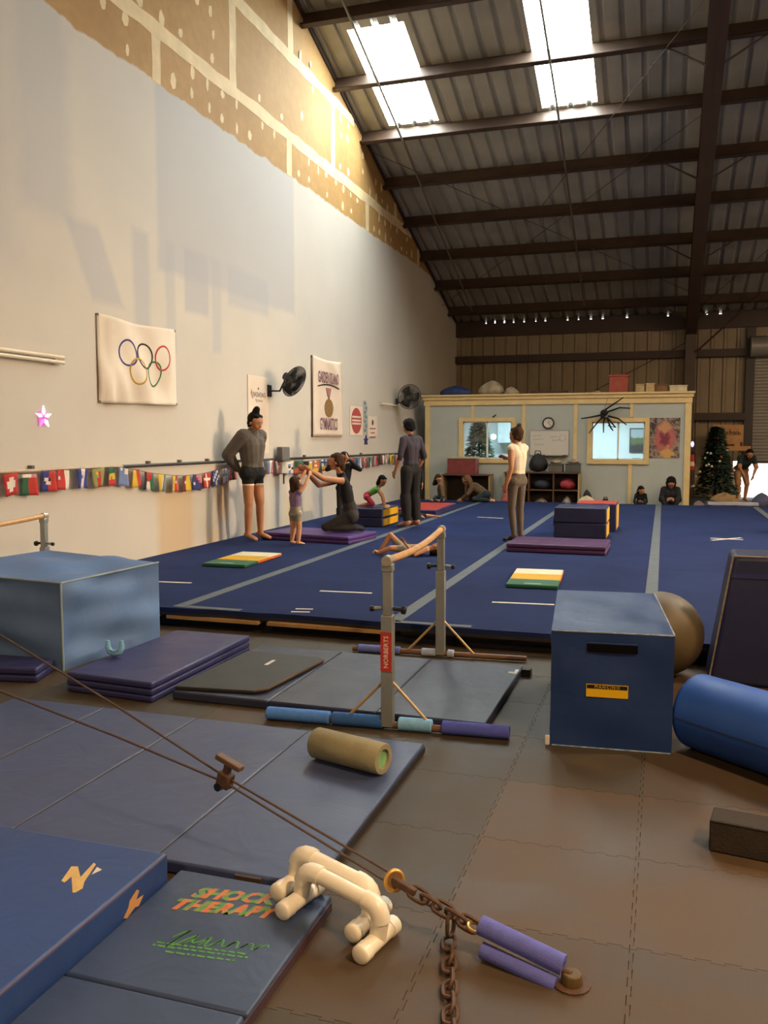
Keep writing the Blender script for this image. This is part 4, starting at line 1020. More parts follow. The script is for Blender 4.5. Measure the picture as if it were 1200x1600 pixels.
# bunting strings of little flags
FC = {'r': '#b3322c', 'w': '#d6cabb', 'g': '#2f5e42', 'b': '#343a80', 'y': '#c9a531', 'k': '#242222', 'o': '#b8623a', 'c': '#6f7fa8', 't': '#3e6f78', 'm': '#6e2a26', 'l': '#8b8a56', 'p': '#b9747a', 'n': '#2c2f63'}
flag_mats = {k: mat('flag_' + k, v, .85, .06, 8) for k, v in FC.items()}
PAT = [['rrrrrr', 'rrwwrr', 'rwwwwr', 'rwwwwr', 'rrwwrr', 'rrrrrr'], ['wwwwpp', 'gggrrr', 'gggrrr', 'gggrrr', 'gggrrr', 'gggrrr'], ['bbbrrr', 'bbbrrr', 'bwwkrr', 'bbwwrr', 'bbbrrr', 'bbbrrr'],
       ['rrrrww', 'rrrrww', 'rwrrww', 'rrrrww', 'rrrrww', 'rrrrww'], ['bbwwbb', 'bbwwbb', 'bbcwbb', 'bbwwbb', 'bbwwbb', 'bbwwbb'], ['llllll', 'llyrll', 'lllrll', 'llrrll', 'llrrll', 'llrrll'],
       ['gggggg', 'gggggg', 'yyyyyy', 'yyygyy', 'rrrrrr', 'rrrrrr'], ['cwccww', 'ccccww', 'cccccc', 'cccccc', 'cccccc', 'cccccc'], ['yyyyrr', 'yyyyrr', 'yyyyrr', 'yyyyrr', 'yyyyrr', 'yyyyrr'],
       ['krrrrg', 'krrrrg', 'kkrrgg', 'kkwwgg', 'kkwwgg', 'kkwwgg'], ['yyyytt', 'yyywtt', 'yyywtt', 'yyywtt', 'yyywtt', 'yyyytt'], ['lyyrro', 'lyyrro', 'lyyrwo', 'lyyrro', 'lyyrro', 'lyyrro'],
       ['mmmyyy', 'mmmyyy', 'mmwyyy', 'mmmyyy', 'mmmyyy', 'mmmyyy'], ['nnnppp', 'nnnrpp', 'nnnnrp', 'nwnnnn', 'nnnnnn', 'nnnnnn'], ['rrwrrr', 'rrwrrr', 'wwwwww', 'rrwrrr', 'rrwrrr', 'rrwrrr'],
       ['bbcwbb', 'bcwbbc', 'cwbbcw', 'wbbcwb', 'bbcwbb', 'nbbwcb'], ['wcwwcw', 'wcwwcw', 'cccccc', 'wcwwcw', 'wcwwcw', 'wcwwcw'], ['rrokkl', 'rrokkr', 'rrokkr', 'rrkkkr', 'rrokkr', 'rrokkr']]
PAT2 = [['ccwwpp'] * 6, ['wpppww', 'wpppww', 'wwppww', 'wpppww', 'pppppw', 'pppppp'], ['wwwwww', 'wccwww', 'wkkwww', 'wwwwkk', 'wcccww', 'wcccww'], ['gggggg', 'gggoog', 'gggooo', 'ooorrr', 'ooorrr', 'oooooo'],
        ['kkkkww', 'kkkkyy', 'llllyy', 'llllyy', 'oooyyy', 'oooyyy'], ['oowwoo', 'oooooo', 'oowwoo', 'oooooo', 'yyyyyy', 'yyyyyy'], ['wwbbww', 'bbbbbb', 'wwbbll', 'wwyyll', 'yyyyyy', 'oooooo'], ['oorrrr', 'bborrr', 'bbbbrr', 'rbbrrr', 'rrrrrr', 'rrrrrr'],
        ['gggwpp', 'gggwpp', 'gggwpp', 'gggwpp', 'gggwpp', 'gggwpp'], ['wwpwww', 'wppppw', 'wwppww', 'wpppww', 'wwwpww', 'wwpppw'], ['ggpprr'] * 6, ['ttttcw', 'tttccw', 'bbbccw', 'bbbccw', 'ttttcw', 'ttttcw'], ['rrpppr', 'rwprrr', 'rpwppr', 'rrrppr', 'rrpppr', 'rppprr'],
        ['ggtwwt', 'ggtwwt', 'kgtwwt', 'ggtwwt', 'ggtwwt', 'ggtwwt'], ['wpprrk'] * 6, ['kkmmww'] * 6, ['wwppww'] * 6, ['yyyyyy', 'yykkyy', 'yykkyy', 'yyooyy', 'yykkyy', 'yyyyyy'], ['ppwwpp'] * 6, ['ccwwcc'] * 6]
def bunting(label, spots, pats, wmax=.19):
    """spots: (y, z of the cord)"""
    ys = [s[0] for s in spots]
    o = thing('bunting', label, 'bunting', (WX, (ys[0] + ys[-1]) / 2, 1.1), 0, 'strings of small flags on the wall')
    X = WX + .075
    MB().tube([(X, ys[0] - .2, spots[0][1] + .01)] + [(X, y, z + .002) for y, z in spots] + [(X, ys[-1] + .2, spots[-1][1] + .02)], .004, 5).build('cord', mat('cord_brown', '#6b5a48', .8), wp=o)
    r = random.Random(len(spots))
    for i, (y, z) in enumerate(spots):
        pt = pats[i % len(pats)]; sp = (ys[min(i + 1, len(ys) - 1)] - ys[max(i - 1, 0)]) / 2 if 0 < i < len(ys) - 1 else .24
        w = min(wmax, sp * .78); h = .205; b = MB(); keys = []
        ph = r.uniform(0, 6); tl = r.uniform(-.05, .05); yaw = r.uniform(-.2, .2)
        def P(u, v): return Vector((X + .012 * math.sin(4 * u + ph + 3 * v) + yaw * (u - .5) * w, y + (u - .5) * w * (1 - .06 * v) + tl * v * .3, z - h * v + tl * (u - .5) * .6))
        for a in range(6):
            for c in range(6):
                ch_ = pt[a][c]
                if ch_ not in keys: keys.append(ch_)
                b.cur = keys.index(ch_)
                b._add([P(c / 6, a / 6), P((c + 1) / 6, a / 6), P((c + 1) / 6, (a + 1) / 6), P(c / 6, (a + 1) / 6)], [(0, 1, 2, 3)])
        fo = b.build('flag', [flag_mats[k] for k in keys], wp=o, smooth=80, solid=.0015)
        bm = bmesh.new(); bm.from_mesh(fo.data); bmesh.ops.remove_doubles(bm, verts=bm.verts, dist=.0004); bmesh.ops.recalc_face_normals(bm, faces=bm.faces); bm.to_mesh(fo.data); bm.free()
S1 = [(6.56, 1.255), (6.81, 1.24), (7.09, 1.26), (7.30, 1.265), (7.61, 1.265), (7.87, 1.26), (8.11, 1.265), (8.33, 1.25), (8.57, 1.22), (8.84, 1.175), (9.11, 1.145), (9.40, 1.12), (9.67, 1.11), (9.94, 1.11), (10.20, 1.125), (10.44, 1.145), (10.70, 1.165), (10.92, 1.20)]
bunting('string of small flags sagging along the wall beneath the ring flag', [(6.0, 1.26), (6.28, 1.26)] + S1, [PAT[8], PAT[2]] + PAT)
S2 = [(12.15 + .37 * i, 1.24 - .05 * abs(math.sin(i * PI / 8))) for i in range(20)]
bunting('string of small flags behind the kneeling woman, reaching the office', S2, PAT2, .29)

# banners and notices
m_ban = mat('banner_vinyl', '#dccbb8', .6, .04, 3)
p, q = at_x(386, 586, WX), at_x(418, 588, WX)
o = wall_panel('banner', 'narrow white banner with black script behind the standing woman', 'banner', p.y, q.y, 1.35, 2.52, m_ban, group='banners on the wall')
yc = (p.y + q.y) / 2
def script_line(wp, yc, z, w, amp, m, n=40, wd=.012, ph=0):
    pts = [(yc - w / 2 + w * i / n + .01 * math.sin(i * 1.9), z + amp * math.sin(i * 1.25 + ph) * (1.4 if i < 5 or i == n // 2 else .8)) for i in range(n + 1)]
    b = MB(); N = len(pts); L = []; R_ = []
    for i, pp in enumerate(pts):
        a = Vector(pts[max(0, i - 1)]); c = Vector(pts[min(N - 1, i + 1)]); d = (c - a).normalized(); nn = Vector((-d.y, d.x)) * wd / 2
        L.append(Vector(pp) + nn); R_.append(Vector(pp) - nn)
    X = WX + .0115
    b._add([(X, *k) for k in L] + [(X, *k) for k in R_], [[i, i + 1, N + i + 1, N + i] for i in range(N - 1)])
    return b.build('script_print', m, wp=wp, solid=.001)
script_line(o, yc, 2.24, .50, .05, m_blackp); script_line(o, yc + .02, 2.15, .24, .02, m_blackp, 20, .008)
MB().cyl((WX + .008, yc - .18, 1.80), (WX + .012, yc - .18, 1.80), .09, n=16).build('red_dot', mat('strip_red', '#b0352c'), wp=o)
MB().cyl((WX + .008, yc, 2.33), (WX + .012, yc, 2.33), .02, n=6).build('black_mark', m_blackp, wp=o)
p, q = at_x(485, 557, WX), at_x(531.5, 565, WX); yc = (p.y + q.y) / 2
o = thing('banner', 'tall white gymnastics banner with a printed medal on the wall', 'banner', (WX, yc, 1.62), 0, 'banners on the wall')
def bn(u, v): return Vector((WX + .042 + .03 * math.exp(-((u - .75) ** 2 + (v - 1) ** 2) * 14) * math.sin(9 * (u + v)) + .006 * math.sin(6 * u), p.y + (q.y - p.y) * u, 1.62 + 1.40 * v - .07 * math.sin(PI * u) * max(0, v - .8) * 5 * .55))
bsh = MB().grid(bn, 20, 26).build('sheet', m_ban, wp=o, smooth=80, solid=.003)
m_maroon = mat('maroon_print', '#7a5560', .7); XB = WX + .054
for body, z, sz, sx in (('GARDEN ISLAND', 2.66, .19, .78), ('GYMNASTICS', 1.83, .205, .80)):
    tt = text(None, body, sz, (XB, yc, z), ROT_WALL, m_maroon, sx=sx * .95, offset=.004); tt.parent = bsh; tt.scale = (sx * .88, 1.45, 1)
b = MB(); n = 14
pts = [(yc - .52 + 1.04 * i / n, 2.49 + .05 * math.sin(PI * i / n)) for i in range(n + 1)]
b.prism(pts + [(y, z + .022) for y, z in reversed(pts)], XB - .002, XB + .002, 'x'); b.build('arc_line', m_blackp, bsh)
MB().prism([(yc - .14, 2.49), (yc + .12, 2.49), (yc + .05, 2.33), (yc - .06, 2.33)], XB - .002, XB + .002, 'x').build('medal_ribbon', mat('ribbon_rose', '#9a6a66', .7), bsh)
MB().cyl((XB - .002, yc, 2.31), (XB + .003, yc, 2.31), .03, n=12).build('medal_ring', m_maroon, bsh)
b = MB(); b.prism([(yc + .21 * math.cos(a), 2.13 + .165 * math.sin(a)) for a in [2 * PI * i / 20 for i in range(20)]], XB - .002, XB + .004, 'x'); 
md = b.build('medal_disc', mat('medal_bronze', '#86633a', .5, .3, 20), bsh); md.location.z += 0.0
for z, u in ((1.63, 0.02), (3.0, .02)): MB().cyl((WX + .001, p.y + .03, z), (WX + .03, p.y + .03, z), .025, n=8).build('grommet', mat('grommet', '#6d6a60'), wp=o)
# oval sticker, growth chart, notice, purple star
p, q = at_x(546, 634, WX), at_x(566, 680, WX); yc, zc = (p.y + q.y) / 2, (p.z + q.z) / 2
o = wall_panel('poster', 'white poster with a red striped oval on the wall', 'poster', p.y, q.y, q.z, p.z, m_ban, group='small notices on the wall')
ell = lambda a, c: [(yc + a * math.cos(t_), zc + c * math.sin(t_)) for t_ in [2 * PI * i / 28 for i in range(28)]]
hw, hh = (q.y - p.y) * .40, (p.z - q.z) * .45
rov = MB().prism(ell(hw, hh), WX + .0101, WX + .012, 'x').build('red_oval', mat('oval_red', '#a8403a', .6), wp=o)
for dz in (.30, .02, -.22): MB().box(WX + .012, WX + .0128, yc - hw * .86, yc + hw * .86, zc + dz * hh - .018, zc + dz * hh + .018).build('white_stripe', m_ban, rov)
p, q = at_x(567.5, 626, WX), at_x(573.5, 679, WX)
o = wall_panel('growth_chart', 'narrow grey patterned strip hanging beside the red oval poster', 'poster', p.y, q.y, q.z, p.z, mat('chart_grey', '#a9aaa4', .7, .3, 9), group='small notices on the wall')
for k in range(7): MB().box(WX + .0101, WX + .0115, p.y + .03 + .05 * (k % 2), q.y - .08 + .05 * (k % 2), q.z + .05 + k * (p.z - q.z) / 7.5, q.z + .12 + k * (p.z - q.z) / 7.5).build('print_mark', mat('chart_blue', '#6f7e88', .7), wp=o)
p, q = at_x(574.5, 650, WX), at_x(588.5, 682, WX); yc = (p.y + q.y) / 2
o = wall_panel('notice', 'small white notice with dark emblem and red lines on the wall', 'notice', p.y, q.y, q.z, p.z, m_ban, group='small notices on the wall')
MB().cyl((WX + .0101, yc, p.z - .13), (WX + .012, yc, p.z - .13), .06, n=10).build('emblem', mat('emblem_dark', '#4a4a40', .7), wp=o)
for k, w in enumerate((.2, .14, .18)): MB().box(WX + .0101, WX + .0112, yc - w, yc + w, p.z - .27 - k * .09, p.z - .245 - k * .09).build('text_line', mat('line_red', '#a0605a', .7), wp=o)
p = at_x(571, 688, WX)
o = thing('star_ornament', 'small dark purple star on the wall beneath the notices', 'star', (WX, p.y, p.z))
MB().prism([(p.y + (.13 if i % 2 == 0 else .055) * math.sin(PI * i / 5), p.z + (.11 if i % 2 == 0 else .045) * math.cos(PI * i / 5)) for i in range(10)], WX + .001, WX + .025, 'x').build('star', mat('star_purple', '#2c2a66', .5), wp=o)
MB().cyl((WX + .025, p.y, p.z), (WX + .03, p.y, p.z), .02, n=8).build('centre', m_blackp, wp=o)

# wall fans
def wall_fan(label, c, nrm, R_, foot):
    c = Vector(c); nrm = Vector(nrm).normalized()
    o = thing('wall_fan', label, 'fan', (WX, c.y, c.z), 0, 'black wall fans')
    q = nrm.to_track_quat('Z', 'Y').to_matrix()
    m_f = mat('fan_black', '#1d1c1b', .4, .1); m_b = mat('fan_blade', '#2e2b28', .4, .1, metal=.2)
    P = lambda x, y, z: c + q @ Vector((x, y, z))
    b = MB(); n = 64
    for k in range(n):
        a = 2 * PI * k / n; ca, sa = math.cos(a), math.sin(a)
        b.tube([P(.05 * ca, .05 * sa, .075), P(R_ * .6 * ca, R_ * .6 * sa, .065), P(R_ * ca, R_ * sa, 0)], .0036, 4)
        b.tube([P(.06 * ca, .06 * sa, -.085), P(R_ * .7 * ca, R_ * .7 * sa, -.065), P(R_ * ca, R_ * sa, 0)], .0036, 4)
    for rr, zz in ((R_, 0), (R_ * .6, .066), (R_ * .6, -.068)): b.torus(P(0, 0, zz), rr, .006 if rr == R_ else .003, q, 36, 5)
    b.build('guard', m_f, wp=o)
    MB().cyl(P(0, 0, .068), P(0, 0, .08), .055, n=16).build('badge', m_f, wp=o)
    for k in range(3):
        a0 = 2 * PI * k / 3
        def bl(u, v, a0=a0): 
            rr = .05 + (R_ * .86 - .05) * u; a = a0 + (v - .5) * (1.5 - .5 * u); return P(rr * math.cos(a), rr * math.sin(a), .03 * (v - .5) * 2)
        MB().grid(bl, 6, 6).build('blade', m_b, wp=o, smooth=80, solid=.003)
    MB().cyl(P(0, 0, -.20), P(0, 0, -.03), .065, .055, 16).build('motor', m_f, wp=o, smooth=40)
    MB().cyl(P(0, 0, -.03), P(0, 0, .04), .04, n=14).build('hub', m_f, wp=o)
    f = Vector((WX + .03, *foot)); MB().tube([P(0, 0, -.17), (c.lerp(f, .6) + Vector((0, 0, -.06))), f], .016, 8).build('arm', m_f, wp=o, smooth=60)
    MB().box(WX + .001, WX + .035, foot[0] - .06, foot[0] + .06, foot[1] - .09, foot[1] + .09).build('mount', m_f, wp=o, bevel=.006)
c1 = at_x(460, 596, WX + .42); wall_fan('black wall fan tilted down between the two banners', c1, (.91, -.23, -.47), .25, (c1.y - .05, c1.z - .14))
c1 = at_x(640, 620, WX + .36); wall_fan('black wall fan facing the hall, next to the office', c1, (.62, -.75, -.15), .28, (c1.y + .15, c1.z - .12))

# ================================================================== OFFICE FRONT AND STORES
P_ = lambda x, y, Y=OY: at_y(x, y, Y)
c = P_(857, 661)
o = thing('wall_clock', 'round black rimmed clock above the whiteboard', 'clock', (c.x, OY, c.z))
MB().cyl((c.x, OY - .004, c.z), (c.x, OY - .03, c.z), .12, n=28).build('dial', mat('dial_white', '#d4cdbd', .5), wp=o)
MB().torus((c.x, OY - .03, c.z), .122, .016, Matrix.Rotation(PI / 2, 3, 'X'), 28, 8).build('rim', m_blackp, wp=o, smooth=60)
for a, L in ((.6, .06), (2.4, .09)): MB().tube([(c.x, OY - .034, c.z), (c.x + L * math.sin(a), OY - .034, c.z + L * math.cos(a))], .005, 5).build('hand', m_blackp, wp=o)
a, b_ = P_(829, 673), P_(888, 711)
o = thing('whiteboard', 'whiteboard with faint writing on the office wall', 'whiteboard', ((a.x + b_.x) / 2, OY, b_.z))
wbd = MB().box(a.x, b_.x, OY - .022, OY - .004, b_.z, a.z).build('board', mat('board_white', '#cfc9bd', .35, .03), wp=o)
for q4 in ((a.x - .015, a.x, b_.z - .015, a.z + .015), (b_.x, b_.x + .015, b_.z - .015, a.z + .015), (a.x, b_.x, a.z, a.z + .015), (a.x, b_.x, b_.z - .015, b_.z)): MB().box(q4[0], q4[1], OY - .028, OY - .004, q4[2], q4[3]).build('frame', mat('alu_frame', '#a8a49a', .4, metal=.5), wp=o)
MB().box(a.x + .06, b_.x - .02, OY - .085, OY - .004, b_.z - .035, b_.z - .018).build('pen_tray', mat('tray_dark', '#4a463f', .5), wp=o)
for dx in (.25, .75): MB().box(a.x + dx, a.x + dx + .1, OY - .07, OY - .045, b_.z - .018, b_.z + .0).build('marker_pen', m_blackp, wp=o)
m_ink = mat('faint_ink', '#9a958c', .6)
def bscrib(x0, x1, z, amp, n, wp, w=.006, Y=OY - .0235, m=m_ink):
    pts = [(x0 + (x1 - x0) * i / n + .008 * math.sin(i * 2.1), z + amp * math.sin(i * 1.7)) for i in range(n + 1)]
    b = MB(); vs = [(x, Y, zz + w) for x, zz in pts] + [(x, Y, zz - w) for x, zz in pts]; N = len(pts)
    b._add(vs, [[i, i + 1, N + i + 1, N + i] for i in range(N - 1)]); return b.build('writing', m, wp, solid=.0008)
for x0, x1, z in ((a.x + .05, a.x + .25, a.z - .12), (a.x + .05, a.x + .3, a.z - .2), (a.x + .1, a.x + .32, a.z - .32), (a.x + .45, a.x + .62, a.z - .14), (a.x + .5, a.x + .7, a.z - .22)): bscrib(x0, x1, z, .014, 16, wbd)
MB().torus((b_.x - .14, OY - .0235, a.z - .17), .075, .004, Matrix.Rotation(PI / 2, 3, 'X'), 20, 4).build('drawn_circle', m_ink, wbd)
# poster: colourful sports picture, generic blotches
a, b_ = P_(1016, 653), P_(1061.5, 716)
def poster_mat():
    m = bpy.data.materials.new('poster_print'); t = NT(m); g = t.new('ShaderNodeNewGeometry').outputs['Position']; sp = t.new('ShaderNodeSeparateXYZ'); t.link(g, sp.inputs[0])
    n = t.noise(g, 9, 5, .7, .6); k = t.noise(g, 16, 3)
    X0, Z0 = (a.x + b_.x) / 2, (a.z + b_.z) / 2
    dx = t.math('SUBTRACT', sp.outputs[0], X0); dz = t.math('SUBTRACT', sp.outputs[2], Z0)
    dist = t.math('SQRT', t.math('ADD', t.math('MULTIPLY', t.math('MULTIPLY', dx, dx), 2.0), t.math('MULTIPLY', dz, dz)))
    dist = t.math('ADD', dist, t.math('MULTIPLY', t.math('SUBTRACT', k, .5), .3))
    c = t.mix(t.rng(n, .42, .58), lin('#3a2f33'), lin('#9a8576'))
    c = t.mix(t.rng(dist, .36, .26), c, lin('#b0605a')); c = t.mix(t.rng(dist, .19, .12), c, lin('#7a2f45'))
    d2 = t.math('ADD', t.math('ABSOLUTE', t.math('SUBTRACT', dz, .24)), t.math('ADD', t.math('ABSOLUTE', dx), t.math('MULTIPLY', t.math('SUBTRACT', n, .5), .3)))
    c = t.mix(t.rng(d2, .19, .12), c, lin('#c08a62'))
    d3 = t.math('ADD', t.math('ABSOLUTE', t.math('ADD', dz, .35)), t.math('ADD', t.math('ABSOLUTE', t.math('SUBTRACT', dx, .06)), t.math('MULTIPLY', t.math('SUBTRACT', k, .5), .3)))
    c = t.mix(t.rng(d3, .2, .13), c, lin('#c79a5a'))
    t.link(c, t.b.inputs['Base Color']); t.b.inputs['Roughness'].default_value = .4; return m
o = thing('poster', 'colourful red and dark sports photo poster on the office wall', 'poster', ((a.x + b_.x) / 2, OY, b_.z))
MB().box(a.x, b_.x, OY - .008, OY - .003, b_.z, a.z).build('print', poster_mat(), wp=o)
for x_, z_ in ((a.x + .02, a.z - .02), (b_.x - .02, a.z - .02)): MB().cyl((x_, OY - .012, z_), (x_, OY - .004, z_), .012, n=8).build('pin', m_blackp, wp=o)
# hairy toy spider
c = at_y(944, 645, OY - .12)
o = thing('toy_spider', 'big black fuzzy toy spider hanging on the office front', 'spider', (c.x, OY - .12, c.z))
m_sp = mat('spider_fur', '#0e0c0d', .9, .2, 60, bump=.6, bscale=150)
b = MB(); b.sphere(c, .085, 16, 10, (1, .8, .9)); b.sphere(c + Vector((-.03, -.02, -.09)), .05, 12, 8); b.build('body', m_sp, wp=o, smooth=60)
SC = OY - .12
for pts in ([(946, 640), (958, 632), (974, 621)], [(948, 644), (968, 637), (985, 638)], [(942, 648), (922, 652), (908, 654)], [(941, 652), (932, 662), (920, 677)], [(946, 652), (943, 660), (943, 676)], [(948, 652), (954, 668), (958, 673)], [(950, 650), (966, 654), (979, 664)], [(949, 653), (962, 668), (950, 665)]):
    MB().tube([at_y(x, y, SC - .02 * i) for i, (x, y) in enumerate(pts)], .016, 6, rs=[.022, .018, .012]).build('leg', m_sp, wp=o, smooth=60)
MB().tube([c + Vector((0, 0, .07)), P_(950, 622, OY - .09)], .004, 5).build('string', m_blackp, wp=o)
c = P_(773, 650)
o = thing('hook', 'small black hook on the office wall above the tree window', 'hook', (c.x, OY, c.z))
MB().tube([(c.x - .03, OY - .005, c.z - .02), (c.x, OY - .04, c.z), (c.x + .04, OY - .05, c.z + .03)], .016, 6).build('arm', m_blackp, wp=o)
MB().cyl((c.x - .03, OY - .001, c.z - .02), (c.x - .03, OY - .012, c.z - .02), .025, n=10).build('plate', m_blackp, wp=o)

# shelves in front of the office
m_shelf = mat('shelf_brown', '#5a3f2b', .6, .15, 6); m_shelfd = mat('shelf_dark', '#3a2a20', .6, .15, 6); m_pale = mat('pale_edge', '#a98f68', .6)
def cubby(label, x0, x1, z1, nx, nz, m, y0=19.75, y1=20.24):
    o = thing('cubby_shelf', label, 'shelf', ((x0 + x1) / 2, (y0 + y1) / 2, 0), 0, 'cubby shelves'); T_ = .025
    MB().box(x0, x1, y1 - .012, y1, 0, z1).build('back_panel', m_shelfd, wp=o)
    for i in range(nx + 1):
        x = x0 + (x1 - x0 - T_) * i / nx; MB().box(x, x + T_, y0, y1 - .012, 0, z1 - T_).build('side_panel' if i in (0, nx) else 'divider', m_pale if i in (0, nx) else m, wp=o)
    for j in range(nz + 1):
        z = max(.0, (z1 - T_) * j / nz); MB().box(x0 + (T_ if j < nz else 0), x1 - (T_ if j < nz else 0), y0 - (.002 if j < nz else .01), y1 - .012, z, z + T_).build('shelf_board', m, wp=o)
    return o
Q = lambda x, y: at_y(x, y, 19.75)
xl, xr = Q(690, 745).x, Q(765, 745).x
zt = Q(690, 741).z
cubby('low brown cubby shelf beneath the tree window', xl, xr, zt, 2, 1, m_shelf)
xl2, xr2, zt2 = Q(787, 745).x, Q(905, 745).x, Q(850, 738).z
cubby('brown cubby shelf of six compartments beneath the whiteboard', xl2, xr2, zt2, 3, 2, m_shelf)
# things on and in them
def tub(label, x, y, z, w, d, h, col, cat='box', name='storage_box', lid=None, group='boxes by the office', seed=0):
    o = thing(name, label, cat, (x, y, z), 0, group)
    b = MB(); b.prism([(-w / 2 * .94, -d / 2 * .94), (w / 2 * .94, -d / 2 * .94), (w / 2 * .94, d / 2 * .94), (-w / 2 * .94, d / 2 * .94)], 0, h * .9, 'z')
    b.build('body', mat('tub_' + col[1:], col, .6, .2, 7), o, bevel=.008)
    MB().box(-w / 2, w / 2, -d / 2, d / 2, h * .9, h).build('lid', mat('tub_' + (lid or col)[1:], lid or col, .5, .15, 7), o, bevel=.006)
    return o
bx0, bx1 = Q(697, 725).x, Q(744, 725).x
tub('red storage box with pale lid on the low cubby shelf', (bx0 + bx1) / 2, 19.98, zt + .001, bx1 - bx0, .40, Q(700, 714).z - zt, '#7a3330', lid='#b7a98f')
def bag(label, x, y, z, w, d, h, col, seed, name='bag', cat='bag', group=None, handles=True):
    """soft bag: squashed lumpy body with a closed top"""
    o = thing(name, label, cat, (x, y, z), 0, group); r = random.Random(seed); ph = [r.uniform(0, 6) for _ in range(4)]
    def f(u, v):
        a = 2 * PI * u; t_ = v; prof = max(0.02, math.sin(PI * min(1, .12 + .88 * t_)) ** .6) if t_ < .999 else .02
        k = 1 + .10 * math.sin(3 * a + ph[0] + 3 * v) + .06 * math.sin(5 * a + ph[1])
        prof = prof * k if 0 < t_ else .0
        return Vector((w / 2 * prof * math.cos(a), d / 2 * prof * math.sin(a), h * (t_ ** 1.1) + .012 * math.sin(4 * a + ph[2]) * (1 if 0 < t_ else 0) * t_))
    MB().grid(f, 18, 10).build('body', mat('bag_' + col[1:], col, .7, .25, 9, bump=.3, bscale=14), o, smooth=80)
    if handles: MB().tube([(-w * .2, 0, h * .85), (-w * .12, -d * .1, h * 1.15), (w * .12, -d * .1, h * 1.15), (w * .2, 0, h * .85)], .012, 6).build('strap', mat('bag_strap', '#1b1a1a', .7), o, smooth=60)
    return o
bag('black backpack slumped on the six compartment shelf', Q(838, 735).x, 19.98, zt2, .42, .34, .42, '#15151a', 2, group='bags by the office')
for i, (px_, w, h, col, lab) in enumerate(((867, .34, .19, '#5a5348', 'dull grey basket of clothes on the six compartment shelf'), (894, .34, .20, '#4e4e46', 'olive grey basket at the end of the six compartment shelf'))):
    o = tub(lab, Q(px_, 735).x, 19.98, zt2 + .001, w, .32, h, col, 'basket', 'basket', group='baskets on the shelf')
    bag('rumpled pale cloth heaped in %s' % ('the dull grey basket' if i == 0 else 'the olive grey basket'), Q(px_, 735).x, 19.98, zt2 + h + .001, w * .8, .26, .09, '#8d7f70', 20 + i, 'cloth_heap', 'cloth', 'clothes by the office', False)
cw = (xr2 - xl2) / 3; hz = zt2 / 2
for i, (cx_, cz, w, h, col, lab) in enumerate(((0, 1, .36, .24, '#1d1c20', 'black bag in the upper compartment beside the woman in white'), (1, 1, .42, .25, '#1a1c22', 'black bag in the middle upper compartment'), (2, 1, .34, .26, '#8f2430', 'dark red bag in the upper end compartment'),
        (0, 0, .34, .22, '#8a8578', 'pale grey bag in the lower compartment beside the woman in white'), (1, 0, .30, .20, '#6d5a4c', 'brown bag in the middle lower compartment'), (2, 0, .2, .24, '#9a9288', 'pale bag in the lower end compartment'))):
    bag(lab, xl2 + cw * (cx_ + .5), 19.95, .026 + cz * (hz - .012), w, .32, h, col, 30 + i, group='bags in the cubby shelf', handles=False)
o = tub('small red box beside the brown bag in the cubby', xl2 + cw * 1.88, 19.80, .026, .09, .16, .10, '#a83a2c')
bag('pink bundle of clothes on the floor by the cubby shelf', Q(798, 768).x, 19.62, 0, .34, .26, .42, '#c2605c', 50, 'clothes_bundle', 'clothes', 'clothes by the office', False)
bag('white pillow like bag on the floor beside the cubby shelf', P_(917, 775, 19.7).x, 19.7, 0, .40, .3, .30, '#c9bca0', 51, 'cushion', 'cushion', None, False)
bag('black cloth draped behind the white cushion', P_(913, 775, 20.0).x + .05, 20.08, 0, .22, .18, .42, '#17161a', 52, 'cloth_heap', 'cloth', 'clothes by the office', False)
bag('small black bag on the floor beside the white cushion', P_(930, 785, 19.7).x + .22, 19.75, 0, .24, .2, .24, '#201e22', 53, 'bag', 'bag', 'bags by the office')
# on the office roof
RZ = 2.565
def roofx(px_, Y=20.8): return at_y(px_, 605, Y).x
bag('blue tarpaulin bundle on the office roof', roofx(712), 20.9, RZ, .75, .5, .30, '#25386a', 60, 'bundle', 'bundle', 'things stored on the office roof', False)
bag('big pale plastic sack on the office roof', roofx(767), 21.0, RZ, .62, .5, .42, '#a89a80', 61, 'sack', 'sack', 'things stored on the office roof', False)
bag('small pale plastic sack beside the big one on the office roof', roofx(799), 20.75, RZ, .34, .36, .24, '#a39579', 62, 'sack', 'sack', 'things stored on the office roof', False)
o = thing('plank_pile', 'flat pile of brown boards on the office roof', 'boards', (roofx(858), 21.1, RZ), 0, 'things stored on the office roof')
for k in range(3): MB().box(-.65 + k * .1, .65 - k * .12, -.2, .2 - .05 * k, k * .05, k * .05 + .045).build('board', mat('board_brown', '#4a3220', .8, .2), o)
tub('red cardboard carton on the office roof', roofx(966), 21.1, RZ, .45, .42, .50, '#a04a38', group='things stored on the office roof')
for i, (px_, w, h, col, lab) in enumerate(((1000, .20, .26, '#b09a72', 'small tan carton beside the red carton'), (1016, .20, .28, '#c2a878', 'upright tan carton on the office roof'), (1034, .24, .24, '#7a5530', 'brown carton between the tan and the white cartons'), (1060, .40, .22, '#cdbf9f', 'wide white carton at the corner of the office roof'))):
    tub(lab, roofx(px_), 20.9 + .05 * (i % 2), RZ, w, .35, h, col, group='things stored on the office roof', lid='#d8caa8' if i == 3 else None)
bag('crumpled pale bag near the red carton on the office roof', roofx(930), 20.9, RZ, .3, .3, .13, '#9a8a6a', 66, 'sack', 'sack', 'things stored on the office roof', False)
